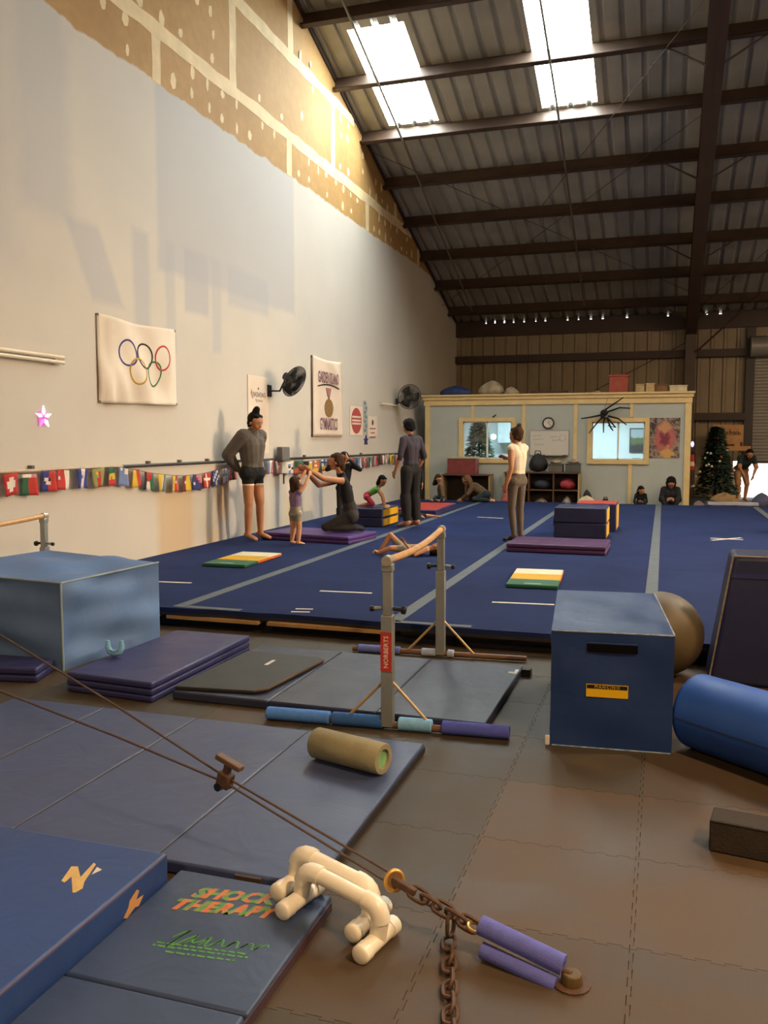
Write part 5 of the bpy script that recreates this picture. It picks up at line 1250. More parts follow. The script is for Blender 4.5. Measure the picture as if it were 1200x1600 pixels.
# inside the office
def leafy(b, c, h, r0, n, seed, size, cone=True):
    rr = random.Random(seed)
    for _ in range(n):
        v = rr.random() ** (.8 if cone else .5); rad = r0 * (1 - v * .93 if cone else math.sin(PI * min(.97, v + .05))) * math.sqrt(rr.uniform(.15, 1)); a = rr.uniform(0, 2 * PI)
        p = Vector(c) + Vector((rad * math.cos(a), rad * math.sin(a), h * v))
        d = Vector((math.cos(a), math.sin(a), rr.uniform(-.5, .25))).normalized(); s = d.cross(Vector((0, 0, 1))).normalized() * size * rr.uniform(.12, .22); L = size * rr.uniform(.7, 1.3)
        b._add([p - s, p + d * L * .5 - s * 1.2 + Vector((0, 0, .02)), p + d * L, p + d * L * .5 + s * 1.2, p + s], [(0, 1, 2, 3, 4)])
o = thing('indoor_tree', 'dark green decorated tree standing behind the office window', 'tree', (-4.35, 21.1, 0))
MB().cyl((0, 0, 0), (0, 0, 1.9), .04, .015, 8).build('trunk', m_shelfd, o)
b = MB(); leafy(b, (0, 0, .55), 1.45, .52, 1500, 4, .16); tag(b.build('foliage', mat('tree_green', '#1f5a32', .7, .3, 20), o), kind='stuff')
MB().sphere((.42, -.35, 1.62), .07).build('lamp_ball', mat('tube_glow', '#ffffff'), o, smooth=60)
o = thing('wall_cabinet', 'white cabinet on the office rear wall seen through the tree window', 'cabinet', (-3.9, 23.2, 1.2))
MB().box(-.35, .35, -.18, .19, .25, 1.05).build('body', m_white, o, bevel=.01); MB().box(-.33, .33, -.195, -.18, .27, 1.03).build('door', mat('cab_grey', '#b9c4c4', .5), o)
a, b_ = at_y(984, 669, 23.38), at_y(1015, 707, 23.38)
o = thing('picture', 'framed landscape picture inside the office', 'picture', ((a.x + b_.x) / 2, 23.38, b_.z))
MB().box(a.x, b_.x, 23.36, 23.395, b_.z, a.z).build('frame', mat('pic_frame', '#3a4448', .5), wp=o)
def land_mat():
    m = bpy.data.materials.new('landscape_print'); t = NT(m); g = t.coord('Generated'); sp = t.new('ShaderNodeSeparateXYZ'); t.link(g, sp.inputs[0])
    n = t.math('ADD', sp.outputs[2], t.math('MULTIPLY', t.math('SUBTRACT', t.noise(g, 4), .5), .4))
    c = t.mix(t.rng(n, .25, .35), lin('#2f3a40'), lin('#5c6a48')); c = t.mix(t.rng(n, .6, .7), c, lin('#a9b8bc')); t.link(c, t.b.inputs['Base Color']); return m
MB().box(a.x + .03, b_.x - .03, 23.352, 23.36, b_.z + .03, a.z - .03).build('print', land_mat(), wp=o)
o = thing('desk', 'office desk with a dark laptop behind the spider window', 'desk', (-1.0, 21.0, 0))
MB().box(-.7, .7, -.3, .3, 1.02, 1.06).build('top', mat('desk_top', '#b9b3a0', .5), o)
for sx in (-.66, .66): MB().box(sx - .03, sx + .03, -.28, .28, 0, 1.02).build('side', m_white, o)
MB().box(-.15, .12, -.1, .12, 1.06, 1.075).build('laptop', m_blackp, o); MB().box(.3, .5, -.2, .1, 1.06, 1.12).build('book_pile', mat('book_teal', '#2f6a70', .6), o)

# ================================================================== FAR CORNER BY THE ROLL-UP DOOR
tp = at_y(1117, 785, 22.0)
o = thing('christmas_tree', 'green Christmas tree with white baubles beside the office corner', 'tree', (tp.x, 22.0, 0))
MB().cyl((0, 0, 0), (0, 0, 1.8), .045, .012, 8).build('trunk', m_shelfd, o)
b = MB(); leafy(b, (0, 0, .22), 1.62, .44, 2600, 9, .15); tag(b.build('foliage', mat('fir_green', '#1b3526', .8, .3, 20), o), kind='stuff')
r = random.Random(2)
for k in range(22):
    v = r.uniform(.05, .9); a_ = r.uniform(PI * 1.02, PI * 1.98); rad = .58 * (1 - v * .9)
    MB().sphere((rad * math.cos(a_), rad * math.sin(a_), .3 + 1.5 * v), .03, 8, 6).build('bauble', mat('bauble_white', '#d8d2c8', .3) if k % 4 else mat('bauble_red', '#a23a30', .3), o, smooth=60)
MB().cyl((0, 0, 0), (0, 0, .16), .22, .18, 14).build('tree_stand', mat('stand_brown', '#6a5a3a', .8), o)
e0 = at_y(1085.5, 735, 20.85)
o = thing('fire_extinguisher', 'red fire extinguisher hanging on the end wall of the office', 'fire extinguisher', (.62, 20.85, e0.z))
MB().cyl((0, 0, 0), (0, 0, .36), .06, n=16).build('cylinder', mat('ext_red', '#9e1f22', .35), o, bevel=.015)
MB().cyl((0, 0, .10), (0, 0, .2), .0605, n=16).build('label_band', mat('ext_label', '#c9b98f', .5), o)
MB().cyl((0, 0, .36), (0, 0, .43), .025, n=10).build('valve', m_blackp, o); MB().tube([(0, 0, .42), (.07, -.03, .38), (.075, -.03, .16)], .012, 6).build('hose', m_blackp, o, smooth=60)
MB().box(-.03, .05, -.012, .012, .43, .455).build('handle', m_blackp, o); MB().box(-.068, -.055, -.04, .04, .2, .4).build('wall_hook', m_galv, o)
c = at_y(1083, 694, 20.6)
o = thing('led_ornament', 'small violet light at the edge of the office end wall', 'light', (.575, 20.6, c.z))
MB().sphere((.04, 0, 0), .05, 10, 8, (.7, 1, 1.3)).build('bulb', mat('violet_glow', '#b090ff', .5, 0, emit=3, emitcol=(.62, .5, 1)), o, smooth=60); MB().box(-.022, .0, -.03, .03, -.04, .04).build('base', m_blackp, o)
a, b_ = at_y(1115, 664, 24.3), at_y(1161, 697, 24.3); m_board = mat('sign_wood', '#b98a5a', .7, .15, 5)
o = thing('wooden_sign', 'wooden sign board with dark lettering standing beside the Christmas tree', 'sign', ((a.x + b_.x) / 2, 24.3, 0))
MB().box(a.x, b_.x, 24.28, 24.32, b_.z, a.z).build('board', m_board, wp=o)
MB().box(a.x + .1, b_.x + .18, 24.2, 24.36, b_.z - .12, b_.z).build('ledge', m_board, wp=o)
for x_ in (a.x + .06, b_.x - .06): MB().box(x_ - .03, x_ + .03, 24.3, 24.36, 0, b_.z).build('post', mat('post_brown', '#7a5a3c', .7), wp=o)
MB().box(a.x, b_.x + .15, 24.22, 24.36, b_.z * .45, b_.z * .45 + .05).build('rail', m_board, wp=o)
x_ = a.x + .10; k = 0
while x_ < b_.x - .1:
    b = MB(); h = .16 if k % 3 == 0 else .11; b.box(x_, x_ + .022, 24.272, 24.279, a.z - .27, a.z - .27 + h); b.box(x_, x_ + .07, 24.272, 24.279, a.z - .27 + h * .45, a.z - .27 + h * .6); b.box(x_ + .05, x_ + .07, 24.272, 24.279, a.z - .27, a.z - .27 + h * (.6 if k % 2 else .95)); b.build('letter', m_shelfd, wp=o); x_ += .098; k += 1
for dx, dz, w in ((.08, -.52, .07), (.34, -.55, .18), (.66, -.5, .06)): MB().box(a.x + dx, a.x + dx + w, 24.272, 24.279, a.z + dz - .07, a.z + dz + .05).build('painted_mark', mat('mark_maroon', '#5a2a22', .7), wp=o)
MB().box(a.x + .41, a.x + .45, 24.272, 24.279, a.z - .66, a.z - .58).build('painted_mark', mat('mark_maroon', '#5a2a22'), wp=o)
# clutter on the floor by the corner
for i, (px_, py_, Y, w, h, col, lab) in enumerate(((1112, 780, 20.55, .5, .2, '#3a3a4a', 'dark bag on the floor beneath the Christmas tree'), (1132, 770, 21.2, .6, .34, '#8a7048', 'tan sack on the floor beside the Christmas tree'), (1092, 782, 19.98, .26, .22, '#6a5a5a', 'mauve bag on the floor at the office corner'), (1190, 780, 20.6, .4, .38, '#3a3f5a', 'blue grey bag on the floor by the roll-up door'))):
    bag(lab, at_y(px_, py_, Y).x, Y, 0, w, .3, h, col, 70 + i, group='bags in the far corner', handles=False)
o = thing('glare_crate', 'made-up white crate standing in for the bright light by the roll-up door', 'crate', (at_y(1149, 760, 23.9).x, 23.85, 0))  # made-up crate standing in for the bright glare at this spot
for k in range(4): MB().box(-.13, .13, -.13, .13, .19 * k + .01, .19 * k + .16).build('tier', mat('crate_white', '#e2ddd0', .5), o, bevel=.01)
MB().box(-.11, .11, -.11, .11, 0, .76).build('core', mat('crate_white', '#e2ddd0'), o)
o = thing('low_bench', 'low pale bench at the edge of the spring floor near the corner', 'bench', (at_y(1145, 780, 19.75).x, 19.75, 0))
MB().box(-.5, .5, -.15, .15, .17, .22).build('seat', mat('bench_pale', '#a8a8b4', .5), o)
for sx in (-.48, .48): MB().box(sx - .04, sx + .04, -.12, .12, 0, .17).build('leg', m_steel_dk, o)

# ================================================================== PEOPLE
import numpy as np
def capsule(b, p, q, r0, r1, n=10):
    """rounded tapered limb piece"""
    p, q = Vector(p), Vector(q); d = q - p; L = d.length
    if L < 1e-5: b.sphere(p, max(r0, r1), n, 8); return
    d /= L; path = []; rs = []
    for a in (85, 60, 30): path.append(p - d * r0 * math.sin(math.radians(a))); rs.append(r0 * math.cos(math.radians(a)))
    path.append(p); rs.append(r0); path.append(q); rs.append(r1)
    for a in (30, 60, 85): path.append(q + d * r1 * math.sin(math.radians(a))); rs.append(r1 * math.cos(math.radians(a)))
    b.tube(path, r0, n, rs=rs)
def remeshed(b, name, voxel, smooth=3):
    o = b.build(name, m_black); md = o.modifiers.new('r', 'REMESH'); md.mode = 'VOXEL'; md.voxel_size = voxel
    sm = o.modifiers.new('s', 'SMOOTH'); sm.factor = .5; sm.iterations = smooth
    dg = bpy.context.evaluated_depsgraph_get(); dg.update()
    me = bpy.data.meshes.new_from_object(o.evaluated_get(dg)); me.name = name; me.materials.clear()
    old = o.data; bpy.data.objects.remove(o); bpy.data.meshes.remove(old)
    me.polygons.foreach_set('use_smooth', [True] * len(me.polygons))
    return me
SKIN = {'tan': mat('skin_tan', '#b07a56', .55, .05, 10), 'light': mat('skin_light', '#c08c68', .55, .05, 10), 'brown': mat('skin_brown', '#8a5a3c', .55, .05, 10)}
HAIR = {'black': mat('hair_black', '#15110f', .8, .3, 40, bump=.5, bscale=90, spec=.15), 'brown': mat('hair_brown', '#3d2a1d', .8, .3, 40, bump=.5, bscale=90, spec=.15), 'lightbrown': mat('hair_light', '#6a4a30', .8, .3, 40, bump=.5, bscale=90, spec=.15)}
def cloth(name, col): return mat('cloth_' + name, col, .9, .14, 7, bump=.35, bscale=16)

def standing(**kw):
    j = dict(pelvis=(0, 0, .93), chest=(0, 0, 1.27), neck=(0, -.005, 1.43), head=(0, .025, 1.575),
             shR=(.165, -.005, 1.385), elR=(.215, -.03, 1.115), wrR=(.225, .04, .885), shL=(-.165, -.005, 1.385), elL=(-.215, -.03, 1.115), wrL=(-.225, .04, .885),
             hipR=(.088, 0, .90), knR=(.098, .02, .50), anR=(.10, -.025, .075), toeR=(.115, .14, .028), hipL=(-.088, 0, .90), knL=(-.098, .02, .50), anL=(-.10, -.025, .075), toeL=(-.115, .14, .028))
    j.update(kw); return j

def person(label, loc, rz, J, scale, look, skin, hair, hairspec, dress, size=1.0, head=1.0, world=False, up=(0, 0, 1), fat=None, handdir=None, group=None):
    """J: joints (local metres, x right, y forward; or hall coordinates with world=True); look: facing of the head; dress: zone -> [(t_end, material), ...]"""
    o = thing('person', label, 'person', loc, 0, group)
    M = Matrix.Identity(4) if world else Matrix.Translation(loc) @ Matrix.Rotation(rz, 4, 'Z') @ Matrix.Scale(scale, 4)
    P = {k: M @ Vector(v) for k, v in J.items()}
    look = (Vector(look) if world else Matrix.Rotation(rz, 3, 'Z') @ Vector(look)).normalized()
    k = size if world else scale * size; fat = fat or {}
    fr = lambda z: fat.get(z, 1.0)
    segs = []                                                 # (zone, a, b, ra, rb)
    def S(z, a, b, ra, rb): segs.append((z, Vector(a), Vector(b), ra * k * fr(z), rb * k * fr(z)))
    rh = (P['hipR'] - P['hipL']).normalized(); rs_ = (P['shR'] - P['shL']).normalized()
    pe, ch = P['pelvis'], P['chest']; wa = pe.lerp(ch, .45)
    S('pelvis', P['hipL'], P['hipR'], .098 * fr('hips'), .098 * fr('hips'))
    for s in (-1, 1):
        S('hips', pe + rh * .045 * k * s, wa + rh * .035 * k * s, .10, .088)
        S('torso', wa + rh * .035 * k * s, ch + rs_ * .055 * k * s, .088, .098)
        S('torso', ch + rs_ * .055 * k * s, P['shR' if s > 0 else 'shL'].lerp(P['neck'], .25), .095, .058)
    S('torso', P['shL'], P['shR'], .052, .052)
    S('neck', P['neck'], P['head'], .050 * head, .048 * head)
    S('torso', ch, P['neck'], .085, .055)
    hs = k * head; hc = P['head']; hu0 = (hc - P['neck']).normalized() * .35 + Vector(up) * .65; hr = look.cross(hu0).normalized(); hu = hr.cross(look).normalized()
    H = lambda x, y, z: hc + (hr * x + look * y + hu * z) * hs
    hk = head
    S('head', H(0, -.012, .028), H(0, .012, .022), .092 * hk, .088 * hk); S('head', H(0, .018, -.03), H(0, .038, -.075), .068 * hk, .040 * hk)
    S('head', H(0, .088, -.008), H(0, .104, -.030), .010 * hk, .014 * hk)
    for s in (-1, 1): S('head', H(s * .087, -.008, .0), H(s * .09, -.012, -.03), .014 * hk, .010 * hk); S('head', H(s * .04, .058, -.03), H(s * .03, .06, -.04), .026 * hk, .026 * hk)
    for side in 'RL':
        sh, el, wr = P['sh' + side], P['el' + side], P['wr' + side]
        S('uparm', sh, el, .050, .040); S('forearm', el, el.lerp(wr, .35), .039, .040); S('forearm', el.lerp(wr, .35), wr, .040, .026)
        d = (wr - el).normalized()
        if handdir and side in handdir: d = (Vector(handdir[side]) if world else Matrix.Rotation(rz, 3, 'Z') @ Vector(handdir[side])).normalized()
        pn_ = d.cross(look); pn_ = pn_.normalized() if pn_.length > .1 else d.orthogonal().normalized()
        w = d.cross(pn_).normalized()                          # across the palm
        if w.dot(look) < 0: w = -w
        pe_ = wr + d * .075 * k
        for t_ in (-.024, 0, .024): S('hand', wr + w * t_ * .6 * k, pe_ + w * t_ * k, .018, .015)
        for t_, L in ((-.033, .055), (-.011, .072), (.011, .078), (.033, .07)):
            b0 = pe_ + w * t_ * k; b1 = b0 + (d * .55 * L + pn_ * .08 * L) * k + w * t_ * .12 * k; b2 = b1 + (d * .42 * L + pn_ * .22 * L) * k
            S('hand', b0, b1, .0098, .0090); S('hand', b1, b2, .0090, .0078)
        t0 = wr + (d * .02 + w * .026) * k; t1 = t0 + (d * .035 + w * .03) * k; S('hand', t0, t1, .0125, .0105); S('hand', t1, t1 + (d * .032 + w * .006) * k, .0105, .0085)
        hp, kn, an, to = P['hip' + side], P['kn' + side], P['an' + side], P['toe' + side]
        S('thigh', hp, kn, .084, .058); S('shin', kn, kn.lerp(an, .32), .055, .056); S('shin', kn.lerp(an, .32), an, .056, .036)
        fd = (to - an); heel = an - Vector((fd.x, fd.y, 0)).normalized() * .035 * k if Vector((fd.x, fd.y, 0)).length > .02 else an
        S('foot', heel + (to - an) * .0, an.lerp(to, .55), .034, .034); S('foot', an.lerp(to, .5), to, .034, .026); S('foot', an, heel, .036, .032)
        sd = fd.cross(Vector((0, 0, 1))); sd = sd.normalized() if sd.length > .01 else rh
        S('foot', an.lerp(to, .6) + sd * .018 * k, to + sd * .02 * k, .024, .018); S('foot', an.lerp(to, .6) - sd * .018 * k, to - sd * .02 * k, .024, .018)
    b = MB()
    for z, a, c, ra, rb in segs: capsule(b, a, c, ra, rb, 8 if z == 'hand' else 12)
    me = remeshed(b, 'body', max(.0058, .0094 * k), 2)
    # dress the surface by the nearest limb
    n = len(me.polygons); cen = np.empty(n * 3); me.polygons.foreach_get('center', cen); cen = cen.reshape(-1, 3)
    mats = [SKIN[skin]]; best = np.full(n, 1e9); idx = np.zeros(n, int)
    def mi(m):
        if m not in mats: mats.append(m)
        return mats.index(m)
    for z, a, c, ra, rb in segs:
        A, B_ = np.array(a), np.array(c); d = B_ - A; L2 = max(1e-9, d @ d)
        t_ = np.clip(((cen - A) @ d) / L2, 0, 1); dist = np.linalg.norm(cen - A - t_[:, None] * d, axis=1) - (ra + (rb - ra) * t_)
        col = np.zeros(n, int); zone = dress.get(z) if z != 'pelvis' else [(1.01, dress['hips'][0][1])]
        if zone:
            tt_ = t_
            if z == 'shin' or z == 'forearm':                 # two pieces: make one running length
                ref = [q for q in segs if q[0] == z and (abs((q[1] - a).length) < 1e-6 or abs((q[2] - a).length) < 1e-6)]
                first_ = any((q[2] - a).length < 1e-6 for q in segs if q[0] == z)
                tt_ = t_ * (.68 if first_ else .32) / 1.0 + (.32 if first_ else 0) if z == 'shin' else t_ * (.65 if first_ else .35) + (.35 if first_ else 0)
            col[:] = 0; prev = -1
            for te, m in zone:
                if m is not None: col[(tt_ > prev) & (tt_ <= te)] = mi(m)
                prev = te
        better = dist < best; best = np.where(better, dist, best); idx = np.where(better, col, idx)
    for m in mats: me.materials.append(m)
    me.polygons.foreach_set('material_index', idx.astype(np.int32)); me.update()
    body = bpy.data.objects.new('body', me); COL.objects.link(body); into(body, o)
    # hair
    b = MB()
    caps = [((0, -.03, .045), (0, -.03, .045), .096, .096), ((-.05, -.025, .03), (-.045, -.04, -.02), .056, .05), ((.05, -.025, .03), (.045, -.04, -.02), .056, .05), ((0, -.06, .0), (0, -.06, -.03), .058, .05), ((-.04, .035, .085), (.04, .035, .085), .032, .032)]
    for p, q, r0, r1 in caps + hairspec: capsule(b, H(*p), H(*q), r0 * hs, r1 * hs, 10)
    hm = remeshed(b, 'hair', max(.008, .011 * hs), 2); hm.materials.append(HAIR[hair]); ho = bpy.data.objects.new('hair', hm); COL.objects.link(ho); into(ho, o)
    eye = mat('eye_dark', '#1c1410', .3); lip = mat('lips', '#8a4a40', .5)
    for s in (-1, 1):
        MB().sphere(H(s * .032, .083, .004), .0095 * hs, 8, 6).build('eye', eye, wp=o, smooth=60)
        MB().tube([H(s * .018, .092, .024), H(s * .034, .090, .030), H(s * .05, .078, .024)], .005 * hs, 5).build('eyebrow', HAIR[hair], wp=o)
    MB().tube([H(-.022, .082, -.066), H(0, .090, -.068), H(.022, .082, -.066)], .006 * hs, 5).build('mouth', lip, wp=o, smooth=60)
    return o
BUN = [((0, -.03, .145), (0, -.025, .17), .052, .046), ((0, -.03, .11), (0, -.02, .13), .05, .045)]
SHORT = [((0, -.05, .03), (0, -.06, -.04), .07, .05)]
LONG = [((-.04, -.06, .0), (-.05, -.07, -.22), .05, .04), ((.04, -.06, .0), (.05, -.07, -.22), .05, .04), ((0, -.08, .0), (0, -.09, -.24), .055, .045)]
BOB = [((-.06, -.03, 0), (-.07, -.03, -.09), .05, .04), ((.06, -.03, 0), (.07, -.03, -.09), .05, .04), ((0, -.07, .0), (0, -.08, -.10), .06, .05)]
PONY = [((0, -.08, .03), (0, -.13, -.02), .03, .035), ((0, -.13, -.02), (0, -.13, -.12), .035, .02)]
def face(fx, fy): return math.atan2(-fx, fy)
c_grey = cloth('sweat_grey', '#57504a'); c_blk = cloth('black', '#141316'); c_blk2 = cloth('soft_black', '#1d1b1d'); c_wht = cloth('white', '#d8c8b0'); c_leg = cloth('leggings', '#5c5145'); c_pur = cloth('plum_shirt', '#3b3540'); c_lil = cloth('lilac', '#7b6683'); c_shorts = cloth('grey_shorts', '#8a8272'); c_green = cloth('lime', '#62b04a'); c_pink = cloth('pink', '#b23a52'); c_brn = cloth('brown_knit', '#5a4632'); c_teal = cloth('dark_teal', '#1c2a2c'); c_tan = cloth('tan', '#a8805c'); c_char = cloth('charcoal', '#2c2826')
ALL = lambda m: [(1.01, m)]
full = lambda top, bottom, sleeve=1.01: {'torso': ALL(top), 'uparm': [(sleeve, top), (1.01, None)] if sleeve < 1 else ALL(top), 'forearm': ALL(top) if sleeve > 1 else None, 'hips': ALL(bottom), 'thigh': ALL(bottom), 'shin': [(.9, bottom), (1.01, None)]}

# woman in the grey sweatshirt, leaning by the wall
w1 = standing(elR=(.25, -.20, 1.14), wrR=(.11, -.17, .96), elL=(-.27, -.17, 1.14), wrL=(-.12, -.17, .96), head=(0, .065, 1.565), neck=(0, .01, 1.43), knL=(-.11, .03, .50), anL=(-.14, .01, .075), toeL=(-.15, .17, .028), anR=(.07, -.03, .075), toeR=(.09, .13, .028))
person('woman in loose grey sweatshirt and black shorts standing against the wall', (-5.42, 10.80, SF + .004), face(.93, -.25), w1, 1.045, (-.05, 1, -.32), 'tan', 'black', BUN + [((0, -.09, -.02), (0, -.09, -.08), .03, .02)],
       {'torso': ALL(c_grey), 'uparm': ALL(c_grey), 'forearm': ALL(c_grey), 'hips': [(.30, c_blk), (1.01, c_grey)], 'thigh': [(.36, c_blk), (.41, c_wht), (1.01, None)]}, fat={'torso': 1.5, 'uparm': 2.0, 'forearm': 2.0, 'hips': 1.22, 'thigh': 1.08})
# toddler, arms held up
td = standing(head=(0, .03, 1.50), neck=(0, 0, 1.33), chest=(0, 0, 1.16), pelvis=(0, 0, .80), shR=(.16, 0, 1.29), elR=(.22, .15, 1.50), wrR=(.17, .30, 1.70), shL=(-.16, 0, 1.29), elL=(-.18, .17, 1.50), wrL=(-.10, .32, 1.70),
              hipR=(.09, 0, .76), knR=(.11, .02, .42), anR=(.12, -.02, .08), toeR=(.14, .14, .03), hipL=(-.09, 0, .76), knL=(-.11, .02, .42), anL=(-.12, -.02, .08), toeL=(-.16, .13, .03))
person('toddler in lilac top and grey shorts with both arms held up', (-4.64, 10.50, SF + .004), face(.45, .9), td, .545, (.1, 1, .1), 'light', 'brown', BOB, {'torso': [(1.01, c_lil)], 'hips': ALL(c_shorts), 'thigh': [(.5, c_shorts), (1.01, None)]}, head=1.42, fat={'torso': 1.25, 'hips': 1.2, 'thigh': 1.25, 'shin': 1.25, 'uparm': 1.15, 'forearm': 1.15})
# kneeling woman holding the toddler's hands
KZ = SF + .108
def g(px_, py_, Y): return at_y(px_, py_, Y)
kp = g(549, 803, 11.42)
kj = dict(pelvis=kp, chest=g(540, 768, 11.36), neck=g(534, 741, 11.32), head=g(524, 722, 11.28), shL=g(538, 752, 11.20), shR=g(531, 750, 11.49), elL=g(506, 748, 10.98), wrL=g(484, 735, 10.84), elR=g(498, 758, 11.12), wrR=g(478, 736, 10.86),
          hipL=g(549, 806, 11.33), hipR=g(549, 806, 11.50), knL=g(509, 829, 11.20), knR=g(513, 826, 11.42), anL=g(557, 831, 11.36), anR=g(558, 829, 11.58), toeL=g(567, 833, 11.42), toeR=g(568, 831, 11.62))
for q_ in ('knL', 'knR'): kj[q_].z = KZ + .075
for q_ in ('anL', 'anR'): kj[q_].z = KZ + .05
for q_ in ('toeL', 'toeR'): kj[q_].z = KZ + .03
person('kneeling woman in black tank top and dark trousers holding the toddler by the hands', (kp.x, kp.y, KZ), 0, kj, 1, (-.93, -.35, -.02), 'tan', 'brown', [((0, -.06, 0), (0, -.10, -.08), .06, .05), ((0, -.09, -.08), (0, -.08, -.16), .05, .035)], {'torso': ALL(c_blk), 'hips': ALL(c_char), 'thigh': ALL(c_char), 'shin': ALL(c_char), 'foot': ALL(c_blk)}, size=.98, world=True, fat={'hips': 1.12, 'thigh': 1.15})
# child in black, hands to the face
bk = standing(head=(0, .05, 1.53), neck=(0, .0, 1.38), chest=(0, 0, 1.22), elR=(.36, .08, 1.30), wrR=(.13, .17, 1.52), elL=(-.36, .08, 1.30), wrL=(-.13, .17, 1.52))
person('child in black sweater and trousers holding both hands to the face', (-4.72, 12.55, SF + .004), face(.25, -1), bk, .72, (.25, 1, -.05), 'tan', 'black', SHORT, full(c_blk, c_blk2), head=1.15, fat={'torso': 1.15, 'uparm': 1.2, 'forearm': 1.2}, handdir={'R': (-.5, .1, .8), 'L': (.5, .1, .8)})
# child in green on the block
Y5 = 13.35; BZ = SF + .304
pe = g(573, 774, Y5)
cj = dict(pelvis=pe, chest=g(586, 766, Y5), neck=g(592, 760, Y5), head=g(597, 752, Y5), shL=g(590, 764, Y5 + .09), shR=g(591, 766, Y5 - .09), elL=g(598, 772, Y5 + .1), elR=g(597, 776, Y5 - .1), wrL=g(602, 782, Y5 + .1), wrR=g(600, 785, Y5 - .1),
          hipL=g(573, 777, Y5 + .06), hipR=g(573, 777, Y5 - .06), knL=g(583, 785, Y5 + .08), knR=g(582, 786, Y5 - .08), anL=g(568, 787, Y5 + .08), anR=g(566, 788, Y5 - .07), toeL=g(562, 789, Y5 + .08), toeR=g(560, 789, Y5 - .07))
for q_, h in (('knL', .045), ('knR', .045), ('anL', .03), ('anR', .03), ('toeL', .02), ('toeR', .02), ('wrL', .02), ('wrR', .02)): cj[q_].z = BZ + h
person('small child in lime green top and pink trousers crawling on the navy block', (pe.x, pe.y, BZ), 0, cj, 1, (.8, -.35, -.45), 'light', 'black', BOB, {'torso': ALL(c_green), 'hips': ALL(c_pink), 'thigh': ALL(c_pink), 'shin': [(.6, c_pink), (1.01, None)]}, size=.56, world=True, head=1.3, handdir={'R': (.9, 0, -.1), 'L': (.9, 0, -.1)})
# man
mj = standing(head=(0, .05, 1.575), elL=(-.25, -.03, 1.13), wrL=(-.24, .10, .90), elR=(.24, -.05, 1.12), wrR=(.2, .08, .90))
person('man in dark plum shirt and wide black trousers looking down', (-3.83, 13.22, SF + .004), face(-.82, .5), mj, 1.01, (.15, 1, -.30), 'tan', 'black', [((0, -.03, .06), (0, .02, .085), .09, .07)] + SHORT, {'torso': ALL(c_pur), 'uparm': ALL(c_pur), 'forearm': [(.25, c_pur), (1.01, None)], 'hips': [(.5, c_blk2), (1.01, c_pur)], 'thigh': ALL(c_blk2), 'shin': [(.93, c_blk2), (1.01, None)]}, fat={'thigh': 1.25, 'shin': 1.6, 'torso': 1.06, 'uparm': 1.2})
person('child in black standing close behind the man', (-4.08, 14.2, SF + .004), face(.2, -1), standing(head=(0, .07, 1.53), neck=(0, .02, 1.38)), .735, (-.1, 1, -.5), 'tan', 'black', SHORT, full(c_blk, c_blk2), head=1.15)
# child lying face down behind the man, bare feet showing
Y8 = 14.65; pe = g(646, 799, Y8); pe.z = SF + .085
f_ = Vector((.95, .31, 0)); zz = Vector((0, 0, 1)); sd_ = Vector((-.31, .95, 0))
lj = dict(pelvis=pe, chest=pe - f_ * .22, neck=pe - f_ * .33, head=pe - f_ * .44 + zz * .02, shL=pe - f_ * .27 + sd_ * .1, shR=pe - f_ * .27 - sd_ * .1, elL=pe - f_ * .4 + sd_ * .16, elR=pe - f_ * .4 - sd_ * .16, wrL=pe - f_ * .52 + sd_ * .1, wrR=pe - f_ * .52 - sd_ * .1,
          hipL=pe + f_ * .02 + sd_ * .055, hipR=pe + f_ * .02 - sd_ * .055, knL=pe + f_ * .18 + sd_ * .10, knR=pe + f_ * .12 - sd_ * .10, anL=pe + f_ * .38 + sd_ * .06, anR=pe + f_ * .16 - sd_ * .10 + zz * .0, toeL=pe + f_ * .47 + sd_ * .05, toeR=pe + f_ * .18 - sd_ * .12)
for q_, h in (('elL', .03), ('elR', .03), ('wrL', .025), ('wrR', .025), ('knL', .05), ('knR', .05), ('anL', .04), ('anR', .04), ('toeL', .03), ('toeR', .03)): lj[q_].z = SF + h
person('barefoot child lying on the carpet behind the man in dark trousers', (pe.x, pe.y, SF), 0, lj, 1, (-.7, -.3, -.2), 'tan', 'black', BOB, {'torso': ALL(c_blk), 'hips': ALL(c_blk2), 'thigh': ALL(c_blk2), 'shin': [(.3, c_blk2), (1.01, None)]}, size=.58, world=True, head=1.2)
# child lying on the back, knees bent
p0 = at_z(632, 868, SF)
f_ = Vector((.95, .31, 0)); sd_ = Vector((-.31, .95, 0)); pe = Vector((p0.x, p0.y, SF + .085))
lj = dict(pelvis=pe, chest=pe + f_ * .20, neck=pe + f_ * .30, head=pe + f_ * .40 + zz * .0, shL=pe + f_ * .26 + sd_ * .1, shR=pe + f_ * .26 - sd_ * .1, elL=pe + f_ * .16 + sd_ * .2, elR=pe + f_ * .12 - sd_ * .16, wrL=pe + f_ * .02 + sd_ * .16, wrR=pe + f_ * .0 - sd_ * .10 + zz * .08,
          hipL=pe - f_ * .02 + sd_ * .05, hipR=pe - f_ * .02 - sd_ * .05, knL=pe - f_ * .17 + sd_ * .06 + zz * .16, knR=pe - f_ * .17 - sd_ * .10 + zz * .02, anL=pe - f_ * .30 + sd_ * .06, anR=pe - f_ * .32 - sd_ * .08, toeL=pe - f_ * .38 + sd_ * .06, toeR=pe - f_ * .36 - sd_ * .09)
for q_, h in (('elL', .03), ('elR', .03), ('wrL', .025), ('anL', .045), ('anR', .04), ('toeL', .03), ('toeR', .07)): lj[q_].z = SF + h
